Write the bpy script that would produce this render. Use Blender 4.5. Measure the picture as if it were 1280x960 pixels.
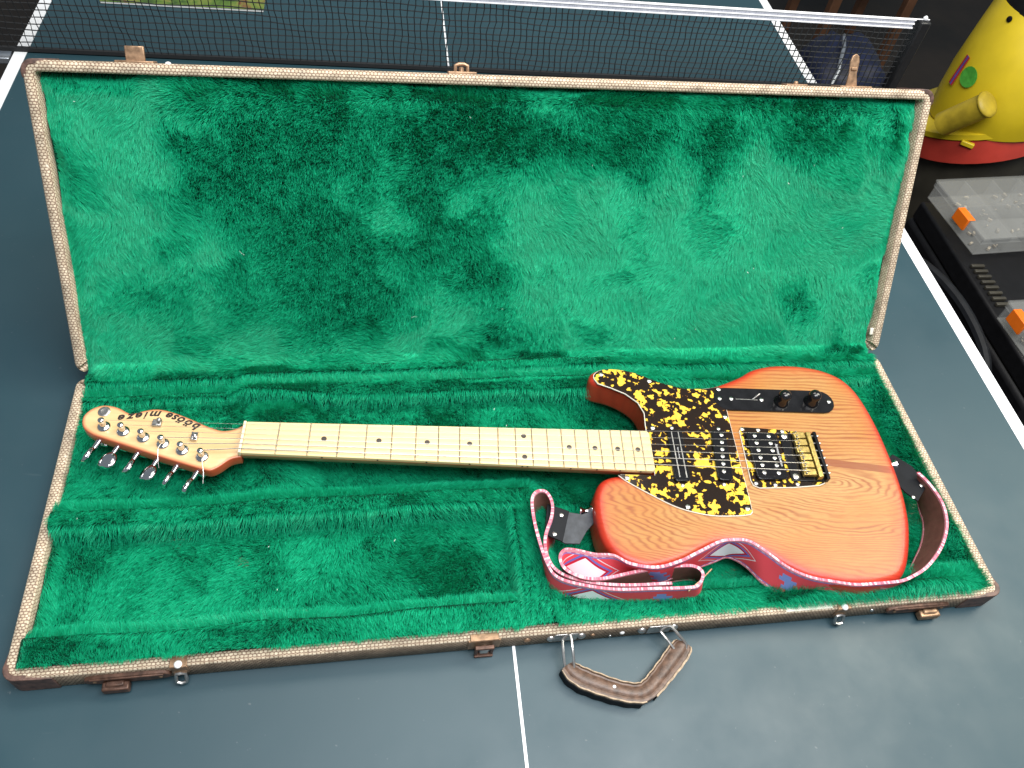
import bpy, math, random
import numpy as np
from mathutils import Vector, Matrix, Euler
from mathutils.geometry import delaunay_2d_cdt

random.seed(7)
scene = bpy.context.scene
for o in list(bpy.data.objects):
    bpy.data.objects.remove(o)
COL = scene.collection
PI = math.pi

# ------------------------------------------------------------------ camera
cam_data = bpy.data.cameras.new("camera")
cam = bpy.data.objects.new("camera", cam_data)
COL.objects.link(cam)
cam.location = (-0.13252, -0.55329, 0.84198)
cam.rotation_euler = Euler((0.66422, -0.11554, -0.11045), 'XYZ')
cam_data.sensor_fit = 'HORIZONTAL'
cam_data.sensor_width = 36.0
cam_data.lens = 36.0 * 1000.0 / 1280.0
cam_data.clip_start = 0.02
cam_data.clip_end = 60
scene.camera = cam

# ------------------------------------------------------------------ world and lamps
world = bpy.data.worlds.new("World")
scene.world = world
world.use_nodes = True
bg = world.node_tree.nodes["Background"]
bg.inputs[0].default_value = (0.80, 0.90, 1.0, 1)
bg.inputs[1].default_value = 0.26


def area(name, loc, target, sx, sy, power, color):
    d = bpy.data.lights.new(name, 'AREA')
    d.shape = 'RECTANGLE'
    d.size, d.size_y = sx, sy
    d.energy = power
    d.color = color
    o = bpy.data.objects.new(name, d)
    COL.objects.link(o)
    o.location = loc
    o.rotation_euler = (Vector(target) - Vector(loc)).to_track_quat('-Z', 'Y').to_euler()
    return o


area("ceiling_lamp", (0.08, 0.82, 1.80), (0.05, 0.0, 0), 1.25, 0.45, 16, (1.0, 0.95, 0.86))
area("ceiling_lamp", (0.28, -0.50, 1.90), (0.10, 0.05, 0), 1.6, 0.95, 58, (0.98, 0.98, 1.0))
area("ceiling_lamp", (1.55, 0.30, 1.80), (0.40, 0.0, 0), 0.70, 1.25, 32, (1.0, 0.96, 0.82))

scene.view_settings.view_transform = 'Standard'
scene.view_settings.look = 'None'
scene.view_settings.exposure = 0.15
scene.view_settings.gamma = 1.0
scene.view_settings.use_curve_mapping = False
scene.render.engine = 'CYCLES'
scene.cycles.use_denoising = True
scene.cycles.max_bounces = 6

# ------------------------------------------------------------------ materials
MATS = {}


class N:
    """tiny node-graph helper"""
    def __init__(self, name):
        self.m = bpy.data.materials.new(name)
        self.m.use_nodes = True
        self.t = self.m.node_tree
        self.b = self.t.nodes["Principled BSDF"]

    def n(self, kind, **kw):
        nd = self.t.nodes.new(kind)
        for k, v in kw.items():
            setattr(nd, k, v)
        return nd

    def l(self, a, b):
        self.t.links.new(a, b)

    def coord(self, which="Object", scale=(1, 1, 1), loc=(0, 0, 0), rot=(0, 0, 0)):
        tc = self.n("ShaderNodeTexCoord")
        mp = self.n("ShaderNodeMapping")
        mp.inputs["Scale"].default_value = scale
        mp.inputs["Location"].default_value = loc
        mp.inputs["Rotation"].default_value = rot
        self.l(tc.outputs[which], mp.inputs["Vector"])
        return mp.outputs[0]

    def noise(self, vec, scale, detail=3, rough=0.5, dist=0.0):
        nd = self.n("ShaderNodeTexNoise")
        nd.inputs["Scale"].default_value = scale
        nd.inputs["Detail"].default_value = detail
        nd.inputs["Roughness"].default_value = rough
        nd.inputs["Distortion"].default_value = dist
        if vec is not None:
            self.l(vec, nd.inputs["Vector"])
        return nd.outputs[0]

    def ramp(self, fac, stops, interp='LINEAR'):
        r = self.n("ShaderNodeValToRGB")
        r.color_ramp.interpolation = interp
        e = r.color_ramp.elements
        while len(e) < len(stops):
            e.new(0.5)
        for i, (p, c) in enumerate(stops):
            e[i].position = p
            e[i].color = (c[0], c[1], c[2], 1) if not isinstance(c, (int, float)) else (c, c, c, 1)
        self.l(fac, r.inputs[0])
        return r.outputs[0]

    def mix(self, fac, a, b, mode='MIX'):
        m = self.n("ShaderNodeMix", data_type='RGBA', blend_type=mode)
        for sock, v in ((m.inputs[0], fac), (m.inputs[6], a), (m.inputs[7], b)):
            if isinstance(v, (int, float)):
                sock.default_value = v
            elif isinstance(v, tuple):
                sock.default_value = (v[0], v[1], v[2], 1)
            else:
                self.l(v, sock)
        return m.outputs[2]

    def math(self, op, a, b=None, c=None):
        m = self.n("ShaderNodeMath", operation=op)
        for i, v in enumerate((a, b, c)):
            if v is None:
                continue
            if isinstance(v, (int, float)):
                m.inputs[i].default_value = v
            else:
                self.l(v, m.inputs[i])
        return m.outputs[0]

    def bump(self, h, strength=0.3, dist=0.001):
        b = self.n("ShaderNodeBump")
        b.inputs["Strength"].default_value = strength
        b.inputs["Distance"].default_value = dist
        self.l(h, b.inputs["Height"])
        self.l(b.outputs[0], self.b.inputs["Normal"])

    def color(self, v):
        if isinstance(v, tuple):
            self.b.inputs["Base Color"].default_value = (v[0], v[1], v[2], 1)
        else:
            self.l(v, self.b.inputs["Base Color"])

    def set(self, rough=0.5, metal=0.0, spec=0.5, coat=0.0, coat_rough=0.1):
        self.b.inputs["Roughness"].default_value = rough
        self.b.inputs["Metallic"].default_value = metal
        self.b.inputs["Specular IOR Level"].default_value = spec
        self.b.inputs["Coat Weight"].default_value = coat
        self.b.inputs["Coat Roughness"].default_value = coat_rough


def plain(name, col, rough=0.5, metal=0.0, var=0.15, vscale=60.0, spec=0.5, coat=0.0, bump=0.0, bscale=400.0):
    g = N(name)
    v = g.coord()
    f = g.noise(v, vscale, 4)
    lo = tuple(c * (1 - var) for c in col)
    hi = tuple(min(1, c * (1 + var)) for c in col)
    g.color(g.ramp(f, [(0.3, lo), (0.7, hi)]))
    g.set(rough, metal, spec, coat)
    if bump:
        g.bump(g.noise(v, bscale, 3), bump, 0.0006)
    MATS[name] = g.m
    return g.m


def build_materials():
    # --- table
    g = N("table_paint")
    v = g.coord()
    f = g.noise(v, 3, 3)
    tcol = g.ramp(f, [(0.3, (0.013, 0.043, 0.057)), (0.7, (0.016, 0.051, 0.066))])
    spk = g.ramp(g.noise(v, 190, 2, 0.5), [(0.755, 0.0), (0.775, 1.0)])
    tcol = g.mix(g.math('MULTIPLY', spk, 0.20), tcol, (0.25, 0.27, 0.27))
    scr = g.ramp(g.noise(g.coord("Object", (9, 60, 9), rot=(0, 0, 0.5)), 3.0, 3, 0.6), [(0.70, 0.0), (0.76, 1.0)])
    tcol = g.mix(g.math('MULTIPLY', scr, 0.18), tcol, (0.07, 0.10, 0.11))
    g.color(tcol)
    g.set(0.40, 0, 0.56)
    sm = g.noise(v, 14, 5, 0.6)
    r = g.ramp(sm, [(0.3, 0.42), (0.75, 0.55)])
    g.l(r, g.b.inputs["Roughness"])
    g.bump(g.noise(v, 900, 2), 0.06, 0.0004)
    MATS["table"] = g.m
    plain("line_paint", (0.80, 0.82, 0.84), 0.45, var=0.06, vscale=30)
    plain("table_edge", (0.02, 0.025, 0.03), 0.5)
    # --- tweed webbing (woven cells via bricks on box-projected UVs in metres)
    for nm, hi, lo, gap in (("tweed", (0.68, 0.58, 0.43), (0.54, 0.44, 0.31), (0.20, 0.125, 0.085)),
                            ("tweed_worn", (0.40, 0.31, 0.215), (0.27, 0.20, 0.14), (0.11, 0.075, 0.05))):
        g = N(nm)
        uv = g.coord("UV")
        wob = g.noise(uv, 260, 2)
        add = g.n("ShaderNodeVectorMath", operation='MULTIPLY_ADD')
        g.l(wob, add.inputs[0])
        add.inputs[1].default_value = (0.0016, 0.0016, 0)
        g.l(uv, add.inputs[2])
        sx = g.n("ShaderNodeSeparateXYZ")
        g.l(add.outputs[0], sx.inputs[0])
        row = g.math('DIVIDE', sx.outputs[1], 0.0031)
        par = g.math('MULTIPLY', g.math('MODULO', g.math('ADD', g.math('FLOOR', row), 4000.0), 2.0), 0.5)
        colu = g.math('ADD', g.math('DIVIDE', sx.outputs[0], 0.0041), par)
        cmb = g.n("ShaderNodeCombineXYZ")
        g.l(colu, cmb.inputs[0])
        g.l(row, cmb.inputs[1])
        fu = g.math('ABSOLUTE', g.math('SUBTRACT', g.math('FRACT', colu), 0.5))
        fv = g.math('ABSOLUTE', g.math('SUBTRACT', g.math('FRACT', row), 0.5))
        rr = g.math('POWER', g.math('ADD', g.math('POWER', g.math('MULTIPLY', fu, 2.0), 2.5), g.math('POWER', g.math('MULTIPLY', fv, 2.0), 2.5)), 0.4)
        wn = g.n("ShaderNodeTexWhiteNoise", noise_dimensions='2D')
        fl = g.n("ShaderNodeVectorMath", operation='FLOOR')
        g.l(cmb.outputs[0], fl.inputs[0])
        g.l(fl.outputs[0], wn.inputs["Vector"])
        cell = g.mix(wn.outputs[0], hi, lo)
        gapf = g.ramp(rr, [(0.62, 0.0), (1.10, 1.0)])
        weave = g.mix(gapf, cell, gap)
        dirt = g.noise(uv, 34, 5, 0.65)
        m = g.ramp(dirt, [(0.30, 0.50), (0.52, 0.95), (0.78, 1.15)])
        col = g.mix(1.0, weave, m, 'MULTIPLY')
        # scuffed pale spots
        sc = g.ramp(g.noise(uv, 75, 4, 0.6), [(0.68, 0.0), (0.74, 1.0)])
        col = g.mix(sc, col, (0.70, 0.62, 0.50) if nm == "tweed" else (0.33, 0.25, 0.16))
        g.color(col)
        g.set(0.72, 0, 0.3)
        g.bump(g.math('SUBTRACT', 1.0, g.math('POWER', rr, 2.0)), 0.28, 0.0007)
        MATS[nm] = g.m
    plain("corner_leather", (0.10, 0.055, 0.042), 0.5, var=0.6, vscale=120, bump=0.4)
    plain("rust_metal", (0.10, 0.052, 0.035), 0.45, 0.35, var=0.5, vscale=140, bump=0.3)
    plain("old_brass", (0.32, 0.20, 0.12), 0.42, 0.6, var=0.4, vscale=150, bump=0.2)
    plain("steel", (0.55, 0.54, 0.52), 0.30, 0.95, var=0.2, vscale=200)
    plain("chrome", (0.62, 0.62, 0.64), 0.09, 1.0, var=0.05)
    plain("dull_chrome", (0.50, 0.49, 0.47), 0.28, 0.95, var=0.25, vscale=300)
    plain("leather_brown", (0.105, 0.062, 0.042), 0.45, var=0.45, vscale=160, bump=0.5, bscale=500)
    plain("leather_edge", (0.36, 0.27, 0.18), 0.65, var=0.35, vscale=300, bump=0.3)
    plain("leather_black", (0.007, 0.008, 0.010), 0.6, var=0.3, spec=0.18, bump=0.35, bscale=700)
    plain("leather_grey", (0.045, 0.050, 0.058), 0.55, spec=0.3, var=0.3, vscale=120, bump=0.3, bscale=700)
    # --- lining
    plain("lining_cloth", (0.002, 0.045, 0.022), 0.9, var=0.2, vscale=200, spec=0.1)
    g = N("fur_fibre")
    hi = g.n("ShaderNodeHairInfo")
    g.color(g.ramp(hi.outputs["Random"], [(0.0, (0.004, 0.31, 0.145)), (0.6, (0.006, 0.43, 0.210)), (1.0, (0.024, 0.60, 0.320))]))
    g.set(0.38, 0, 0.28)
    MATS["fur"] = g.m
    # --- guitar
    g = N("body_wood")
    tc = g.n("ShaderNodeTexCoord")
    sep = g.n("ShaderNodeSeparateXYZ")
    g.l(tc.outputs["Object"], sep.inputs[0])
    x, y = sep.outputs[0], sep.outputs[1]
    vec = tc.outputs["Object"]
    wob = g.noise(g.coord("Object", (6, 26, 10)), 1.0, 3, 0.5)
    wob2 = g.noise(g.coord("Object", (30, 120, 40)), 1.0, 2, 0.5)
    # cathedral rings of the lower plank
    dx = g.math('MULTIPLY', g.math('SUBTRACT', x, 0.688), 0.36)
    dy = g.math('SUBTRACT', y, -0.030)
    r = g.math('SQRT', g.math('ADD', g.math('MULTIPLY', dx, dx), g.math('MULTIPLY', dy, dy)))
    r = g.math('ADD', r, g.math('MULTIPLY', wob, 0.040))
    r = g.math('ADD', r, g.math('MULTIPLY', wob2, 0.0025))
    ph1 = g.math('MULTIPLY', r, 1500.0)
    # straight grain of the upper plank
    yy = g.math('ADD', y, g.math('MULTIPLY', wob, 0.018))
    yy = g.math('ADD', yy, g.math('MULTIPLY', wob2, 0.002))
    ph2 = g.math('MULTIPLY', yy, 1150.0)
    low = g.math('LESS_THAN', y, -0.006)
    ph = g.math('ADD', g.math('MULTIPLY', ph1, low), g.math('MULTIPLY', ph2, g.math('SUBTRACT', 1.0, low)))
    s = g.math('ADD', g.math('MULTIPLY', g.math('SINE', ph), 0.5), 0.5)
    s = g.math('POWER', s, 2.2)
    pores = g.noise(g.coord("Object", (90, 1500, 300)), 1.0, 3, 0.6)
    big = g.noise(g.coord("Object", (5, 9, 5)), 1.0, 3, 0.5)
    base = g.ramp(big, [(0.30, (0.37, 0.138, 0.030)), (0.48, (0.38, 0.175, 0.046)), (0.66, (0.38, 0.220, 0.078))])
    gl = g.math('MULTIPLY', s, g.ramp(g.noise(g.coord("Object", (12, 40, 12)), 1.0, 3), [(0.35, 0.25), (0.65, 0.80)]))
    col = g.mix(gl, base, (0.20, 0.045, 0.012))
    pf = g.ramp(pores, [(0.36, 0.45), (0.50, 0.0)])
    col = g.mix(pf, col, (0.30, 0.075, 0.022))
    # dark laminate stripe behind the bridge
    sy_ = g.math('ADD', y, g.math('MULTIPLY', g.math('SUBTRACT', x, 0.68), 0.10))
    st = g.math('MULTIPLY', g.math('LESS_THAN', g.math('ABSOLUTE', g.math('SUBTRACT', sy_, -0.0016)), 0.0052), g.math('GREATER_THAN', x, 0.60))
    col = g.mix(g.math('MULTIPLY', st, 0.88), col, (0.20, 0.055, 0.020))
    # red stain towards the rounded edge
    at = g.n("ShaderNodeAttribute", attribute_name="edge")
    ed = g.math('ADD', at.outputs["Fac"], g.math('MULTIPLY', g.math('SUBTRACT', big, 0.5), 0.012))
    ef = g.ramp(ed, [(0.004, 1.0), (0.007, 0.70), (0.012, 0.26), (0.028, 0.0)])
    red = g.mix(g.math('MULTIPLY', gl, 0.5), (0.42, 0.032, 0.015), (0.22, 0.014, 0.008))
    col = g.mix(ef, col, red)
    g.color(col)
    g.set(0.32, 0, 0.35, 0.0, 0.25)
    g.bump(g.math('ADD', pf, g.math('MULTIPLY', s, 0.3)), 0.12, 0.0004)
    MATS["body_wood"] = g.m
    g = N("maple")
    f = g.noise(g.coord("Object", (8, 160, 60)), 1.0, 4, 0.6)
    g.color(g.ramp(f, [(0.3, (0.64, 0.46, 0.22)), (0.7, (0.72, 0.56, 0.30))]))
    g.set(0.34, 0, 0.5, 0.3, 0.2)
    MATS["maple"] = g.m
    g = N("neck_maple")
    f = g.noise(g.coord("Object", (8, 160, 60)), 1.0, 4, 0.6)
    g.color(g.ramp(f, [(0.3, (0.42, 0.10, 0.045)), (0.7, (0.55, 0.19, 0.08))]))
    g.set(0.3, 0, 0.5, 0.4, 0.15)
    MATS["neck_maple"] = g.m
    g = N("headstock_maple")
    f = g.noise(g.coord("Object", (10, 130, 60)), 1.0, 4, 0.6)
    c1 = g.ramp(f, [(0.3, (0.60, 0.39, 0.18)), (0.7, (0.70, 0.49, 0.25))])
    at = g.n("ShaderNodeAttribute", attribute_name="edge")
    ef = g.ramp(at.outputs["Fac"], [(0.0, 1.0), (0.0010, 0.8), (0.0034, 0.0)])
    g.color(g.mix(ef, c1, (0.42, 0.075, 0.03)))
    g.set(0.3, 0, 0.5, 0.2, 0.15)
    MATS["headstock_maple"] = g.m
    # tortoiseshell
    g = N("tortoiseshell")
    v = g.coord("Object", (1, 1, 1))
    f1 = g.noise(v, 125, 3.0, 0.5, 0.25)
    f2 = g.noise(v, 38, 2, 0.5)
    f3 = g.noise(v, 150, 2, 0.5)
    s = g.math('ADD', g.math('ADD', g.math('MULTIPLY', f1, 0.62), g.math('MULTIPLY', f2, 0.40)), g.math('MULTIPLY', f3, 0.17))
    col = g.ramp(s, [(0.0, (0.010, 0.006, 0.004)), (0.622, (0.014, 0.008, 0.005)), (0.631, (0.24, 0.08, 0.010)), (0.642, (0.66, 0.46, 0.045)), (1.0, (0.80, 0.62, 0.11))])
    g.color(col)
    g.set(0.12, 0, 0.5, 0.0, 0.05)
    MATS["tort"] = g.m
    plain("white_ply", (0.78, 0.72, 0.62), 0.4, var=0.04)
    plain("black_plastic", (0.007, 0.007, 0.008), 0.12, var=0.2)
    plain("black_plate", (0.008, 0.008, 0.009), 0.16, 0.0, var=0.3, vscale=90, spec=0.4)
    plain("bone", (0.80, 0.68, 0.44), 0.4, var=0.05)
    plain("dot_black", (0.03, 0.022, 0.018), 0.4, var=0.2)
    plain("fret_metal", (0.50, 0.43, 0.31), 0.38, 0.9, var=0.1)
    plain("string_metal", (0.62, 0.60, 0.56), 0.30, 1.0, var=0.1)
    plain("brass", (0.46, 0.34, 0.11), 0.32, 0.85, var=0.35, vscale=260)
    plain("ink", (0.018, 0.010, 0.008), 0.5, var=0.1)
    plain("print_white", (0.7, 0.7, 0.7), 0.5, var=0.05)
    # --- strap: woven face / leather back chosen by a vertex-stored side, pattern from UV (u along, v across) in metres
    g = N("strap_weave")
    tc = g.n("ShaderNodeTexCoord")
    sep = g.n("ShaderNodeSeparateXYZ")
    g.l(tc.outputs["UV"], sep.inputs[0])
    u, vv = sep.outputs[0], sep.outputs[1]
    per = 0.165
    ph = g.math('FRACT', g.math('DIVIDE', u, per))
    vo = g.math('ABSOLUTE', g.math('SUBTRACT', vv, 0.5))
    # white lozenge with blue outline
    loz = g.math('ADD', g.math('MULTIPLY', g.math('ABSOLUTE', g.math('SUBTRACT', ph, 0.30)), 3.6), g.math('MULTIPLY', vo, 1.3))
    red = (0.72, 0.075, 0.095)
    col = g.ramp(loz, [(0.0, (0.88, 0.86, 0.90)), (0.46, (0.88, 0.86, 0.90)), (0.47, (0.46, 0.02, 0.05)), (0.56, (0.46, 0.02, 0.05)), (0.57, (0.13, 0.16, 0.48)), (0.64, (0.13, 0.16, 0.48)), (0.65, red), (0.76, red), (0.77, (0.78, 0.70, 0.74)), (0.80, (0.78, 0.70, 0.74)), (0.81, red), (1.0, red)], 'CONSTANT')
    # blue stepped figure
    st_u = g.math('SNAP', g.math('SUBTRACT', ph, 0.80), 0.022)
    st_v = g.math('SNAP', g.math('SUBTRACT', vv, 0.5), 0.13)
    dd = g.math('ADD', g.math('MULTIPLY', g.math('ABSOLUTE', g.math('ADD', st_u, g.math('MULTIPLY', st_v, 0.10))), 7.0), g.math('MULTIPLY', g.math('ABSOLUTE', g.math('SUBTRACT', g.math('ABSOLUTE', st_v), 0.13)), 1.6))
    fig = g.math('LESS_THAN', dd, 0.42)
    col = g.mix(fig, col, (0.20, 0.27, 0.58))
    edge = g.math('GREATER_THAN', vo, 0.44)
    dash = g.math('GREATER_THAN', g.math('FRACT', g.math('MULTIPLY', u, 110.0)), 0.55)
    ecol = g.mix(dash, (0.62, 0.10, 0.20), (0.80, 0.66, 0.70))
    bl = g.math('MULTIPLY', g.math('GREATER_THAN', vo, 0.405), g.math('LESS_THAN', vo, 0.44))
    col = g.mix(bl, col, (0.22, 0.20, 0.50))
    col = g.mix(edge, col, ecol)
    g.color(col)
    g.set(0.8, 0, 0.2)
    w = g.n("ShaderNodeTexWave")
    w.inputs["Scale"].default_value = 380
    g.l(tc.outputs["UV"], w.inputs["Vector"])
    g.bump(w.outputs[1], 0.25, 0.0004)
    MATS["strap_weave"] = g.m
    plain("strap_back", (0.19, 0.085, 0.065), 0.7, var=0.2, vscale=80, bump=0.4, bscale=600)
    g = N("strap_edge")
    uv = g.coord("UV")
    sp = g.n("ShaderNodeSeparateXYZ")
    g.l(uv, sp.inputs[0])
    dash = g.math('GREATER_THAN', g.math('FRACT', g.math('MULTIPLY', sp.outputs[0], 95.0)), 0.55)
    nz = g.noise(uv, 420, 3, 0.6)
    g.color(g.ramp(nz, [(0.35, (0.55, 0.09, 0.14)), (0.5, (0.66, 0.24, 0.30)), (0.66, (0.80, 0.66, 0.68))]))
    g.set(0.75, 0, 0.2)
    MATS["strap_edge"] = g.m
    # --- background
    g = N("floor_carpet")
    v = g.coord()
    f = g.noise(v, 2.2, 5, 0.6)
    g.color(g.ramp(f, [(0.35, (0.010, 0.009, 0.008)), (0.65, (0.030, 0.022, 0.016))]))
    g.set(0.9)
    MATS["floor"] = g.m
    plain("net_cord", (0.012, 0.013, 0.014), 0.8, var=0.1)
    g = N("net_tape")
    v = g.coord("Object", (260, 40, 40))
    f = g.noise(v, 4, 2)
    g.color(g.ramp(f, [(0.35, (0.42, 0.43, 0.50)), (0.65, (0.62, 0.63, 0.69))]))
    g.set(0.8)
    MATS["tape"] = g.m
    plain("tape_hem", (0.80, 0.80, 0.82), 0.8, var=0.05)
    plain("post_black", (0.012, 0.012, 0.013), 0.4)
    plain("grey_metal", (0.45, 0.48, 0.52), 0.3, 0.8, var=0.2)
    plain("yellow_plastic", (0.62, 0.46, 0.015), 0.38, var=0.10, vscale=12)
    plain("yellow_dull", (0.40, 0.29, 0.02), 0.5, var=0.25, vscale=30)  # darker, more mottled yellow for the hose port and its cap
    plain("red_plastic", (0.42, 0.040, 0.026), 0.4, var=0.15, vscale=14)
    plain("tub_grey", (0.040, 0.036, 0.026), 0.5, var=0.3, vscale=15)
    plain("black_rough", (0.005, 0.005, 0.006), 0.5, spec=0.25, var=0.3)
    plain("bag_black", (0.007, 0.007, 0.008), 0.45, var=0.4, vscale=20, bump=0.5, bscale=120)
    plain("bag_blue", (0.006, 0.011, 0.040), 0.55, var=0.5, vscale=16, bump=0.5, bscale=60)
    plain("orange_plastic", (0.85, 0.17, 0.01), 0.35, var=0.05)
    plain("sticker_green", (0.06, 0.30, 0.035), 0.4, var=0.2, vscale=80)
    plain("sticker_red", (0.40, 0.03, 0.04), 0.4)
    plain("sticker_blue", (0.09, 0.08, 0.32), 0.4)
    plain("wood_brown", (0.11, 0.05, 0.025), 0.5, var=0.3, vscale=14)
    plain("small_parts", (0.30, 0.26, 0.20), 0.5, var=0.6, vscale=40)
    g = N("clear_plastic")
    g.color((0.62, 0.63, 0.61))
    g.set(0.35, 0, 0.5)
    g.b.inputs["Alpha"].default_value = 0.11
    MATS["clear"] = g.m
    g = N("magazine_print")
    v = g.coord("Object", (1, 1, 1))
    f = g.noise(v, 14, 4, 0.6, 1.5)
    g.color(g.ramp(f, [(0.30, (0.02, 0.05, 0.01)), (0.45, (0.08, 0.15, 0.02)), (0.55, (0.17, 0.20, 0.04)), (0.64, (0.15, 0.05, 0.02)), (0.75, (0.28, 0.26, 0.16))]))
    g.set(0.35)
    MATS["magazine"] = g.m
    plain("paper", (0.8, 0.8, 0.78), 0.6, var=0.04)


build_materials()

# ------------------------------------------------------------------ mesh helpers


class MB:
    def __init__(self):
        self.v, self.f, self.mi, self.uv = [], [], [], None

    def add(self, vs, fs, mi=0):
        o = len(self.v)
        self.v += [tuple(p) for p in vs]
        self.f += [tuple(i + o for i in f) for f in fs]
        self.mi += [mi] * len(fs)
        return self

    def box(self, x0, x1, y0, y1, z0, z1, mi=0, M=None):
        vs = [Vector(p) for p in ((x0, y0, z0), (x1, y0, z0), (x1, y1, z0), (x0, y1, z0), (x0, y0, z1), (x1, y0, z1), (x1, y1, z1), (x0, y1, z1))]
        if M is not None:
            vs = [M @ p for p in vs]
        return self.add(vs, [(0, 3, 2, 1), (4, 5, 6, 7), (0, 1, 5, 4), (1, 2, 6, 5), (2, 3, 7, 6), (3, 0, 4, 7)], mi)

    def lathe(self, prof, n=24, M=None, mi=0, cap0=True, cap1=True):
        vs, fs = [], []
        for r, z in prof:
            for k in range(n):
                a = 2 * PI * k / n
                vs.append(Vector((r * math.cos(a), r * math.sin(a), z)))
        for i in range(len(prof) - 1):
            for k in range(n):
                a, b = i * n + k, i * n + (k + 1) % n
                fs.append((a, b, b + n, a + n))
        if cap0:
            fs.append(tuple(range(n - 1, -1, -1)))
        if cap1:
            o = (len(prof) - 1) * n
            fs.append(tuple(range(o, o + n)))
        if M is not None:
            vs = [M @ p for p in vs]
        return self.add(vs, fs, mi)

    def tube(self, pts, r, n=8, mi=0, caps=True):
        pts = [Vector(p) for p in pts]
        rs = r if isinstance(r, (list, tuple)) else [r] * len(pts)
        vs, fs = [], []
        t0 = (pts[1] - pts[0]).normalized()
        ref = Vector((0, 0, 1)) if abs(t0.z) < 0.9 else Vector((1, 0, 0))
        a = t0.cross(ref).normalized()
        for i, p in enumerate(pts):
            t = (pts[min(i + 1, len(pts) - 1)] - pts[max(i - 1, 0)]).normalized()
            a = (a - t * a.dot(t)).normalized()
            b = t.cross(a)
            for k in range(n):
                th = 2 * PI * k / n
                vs.append(p + (a * math.cos(th) + b * math.sin(th)) * rs[i])
        for i in range(len(pts) - 1):
            for k in range(n):
                p_, q = i * n + k, i * n + (k + 1) % n
                fs.append((p_, q, q + n, p_ + n))
        if caps:
            fs.append(tuple(range(n - 1, -1, -1)))
            o = (len(pts) - 1) * n
            fs.append(tuple(range(o, o + n)))
        return self.add(vs, fs, mi)

    def prism(self, poly, z0, z1, mi=0, M=None):
        n = len(poly)
        vs = [Vector((x, y, z0)) for x, y in poly] + [Vector((x, y, z1)) for x, y in poly]
        if M is not None:
            vs = [M @ p for p in vs]
        fs = [tuple(range(n - 1, -1, -1)), tuple(range(n, 2 * n))]
        for k in range(n):
            j = (k + 1) % n
            fs.append((k, j, j + n, k + n))
        return self.add(vs, fs, mi)

    def build(self, name, mat, parent=None, smooth=False, bevel=0.0, segs=2, boxuv=False, angle=35):
        me = bpy.data.meshes.new(name)
        me.from_pydata(self.v, [], self.f)
        for m in (mat if isinstance(mat, (list, tuple)) else [mat]):
            me.materials.append(MATS[m])
        me.polygons.foreach_set("material_index", self.mi)
        if boxuv:
            box_uv(me)
        me.update()
        o = bpy.data.objects.new(name, me)
        COL.objects.link(o)
        if parent:
            o.parent = parent
        if bevel:
            b = o.modifiers.new("bevel", 'BEVEL')
            b.width = bevel
            b.segments = segs
            b.limit_method = 'ANGLE'
            b.angle_limit = math.radians(35)
        if smooth or bevel:
            me.polygons.foreach_set("use_smooth", [True] * len(me.polygons))
            me.set_sharp_from_angle(angle=math.radians(angle))
        return o


def box_uv(me):
    uv = me.uv_layers.new(name="UVMap")
    for p in me.polygons:
        n = p.normal
        ax = max(range(3), key=lambda i: abs(n[i]))
        for li in p.loop_indices:
            c = me.vertices[me.loops[li].vertex_index].co
            uv.data[li].uv = ((c.x, c.y) if ax == 2 else (c.x, c.z) if ax == 1 else (c.y, c.z))


def empty(name, loc=(0, 0, 0), rot=(0, 0, 0), parent=None):
    o = bpy.data.objects.new(name, None)
    COL.objects.link(o)
    o.location = loc
    o.rotation_euler = rot
    o.empty_display_size = 0.05
    if parent:
        o.parent = parent
    return o


def tag(o, label, cat, group=None, kind=None):
    if label:
        o["label"] = label
    if cat:
        o["category"] = cat
    if group:
        o["group"] = group
    if kind:
        o["kind"] = kind
    return o


def structure(o):
    o["kind"] = "structure"
    return o


def T(x=0, y=0, z=0, rz=0, rx=0, ry=0):
    return Matrix.Translation((x, y, z)) @ Matrix.Rotation(rz, 4, 'Z') @ Matrix.Rotation(ry, 4, 'Y') @ Matrix.Rotation(rx, 4, 'X')


def frame_to(p, d):
    d = Vector(d).normalized()
    return Matrix.Translation(p) @ d.to_track_quat('Z', 'Y').to_matrix().to_4x4()


def catmull(pts, sub=5, closed=True):
    pts = [Vector(p) for p in pts]
    n = len(pts)
    out = []
    rng = range(n) if closed else range(n - 1)
    for i in rng:
        if closed:
            p0, p1, p2, p3 = pts[(i - 1) % n], pts[i], pts[(i + 1) % n], pts[(i + 2) % n]
        else:
            p0, p1, p2, p3 = pts[max(i - 1, 0)], pts[i], pts[i + 1], pts[min(i + 2, n - 1)]
        for k in range(sub):
            t = k / sub
            out.append(0.5 * ((2 * p1) + (p2 - p0) * t + (2 * p0 - 5 * p1 + 4 * p2 - p3) * t * t + (3 * p1 - p0 - 3 * p2 + p3) * t ** 3))
    if not closed:
        out.append(pts[-1])
    return out


def rrect(x0, x1, y0, y1, r, n=6):
    out = []
    for cx, cy, a0 in ((x1 - r, y1 - r, 0), (x0 + r, y1 - r, PI / 2), (x0 + r, y0 + r, PI), (x1 - r, y0 + r, 1.5 * PI)):
        for k in range(n + 1):
            a = a0 + PI / 2 * k / n
            out.append((cx + r * math.cos(a), cy + r * math.sin(a)))
    return out


def ccw(poly):
    s = sum(poly[i][0] * poly[(i + 1) % len(poly)][1] - poly[(i + 1) % len(poly)][0] * poly[i][1] for i in range(len(poly)))
    return poly if s > 0 else poly[::-1]


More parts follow.
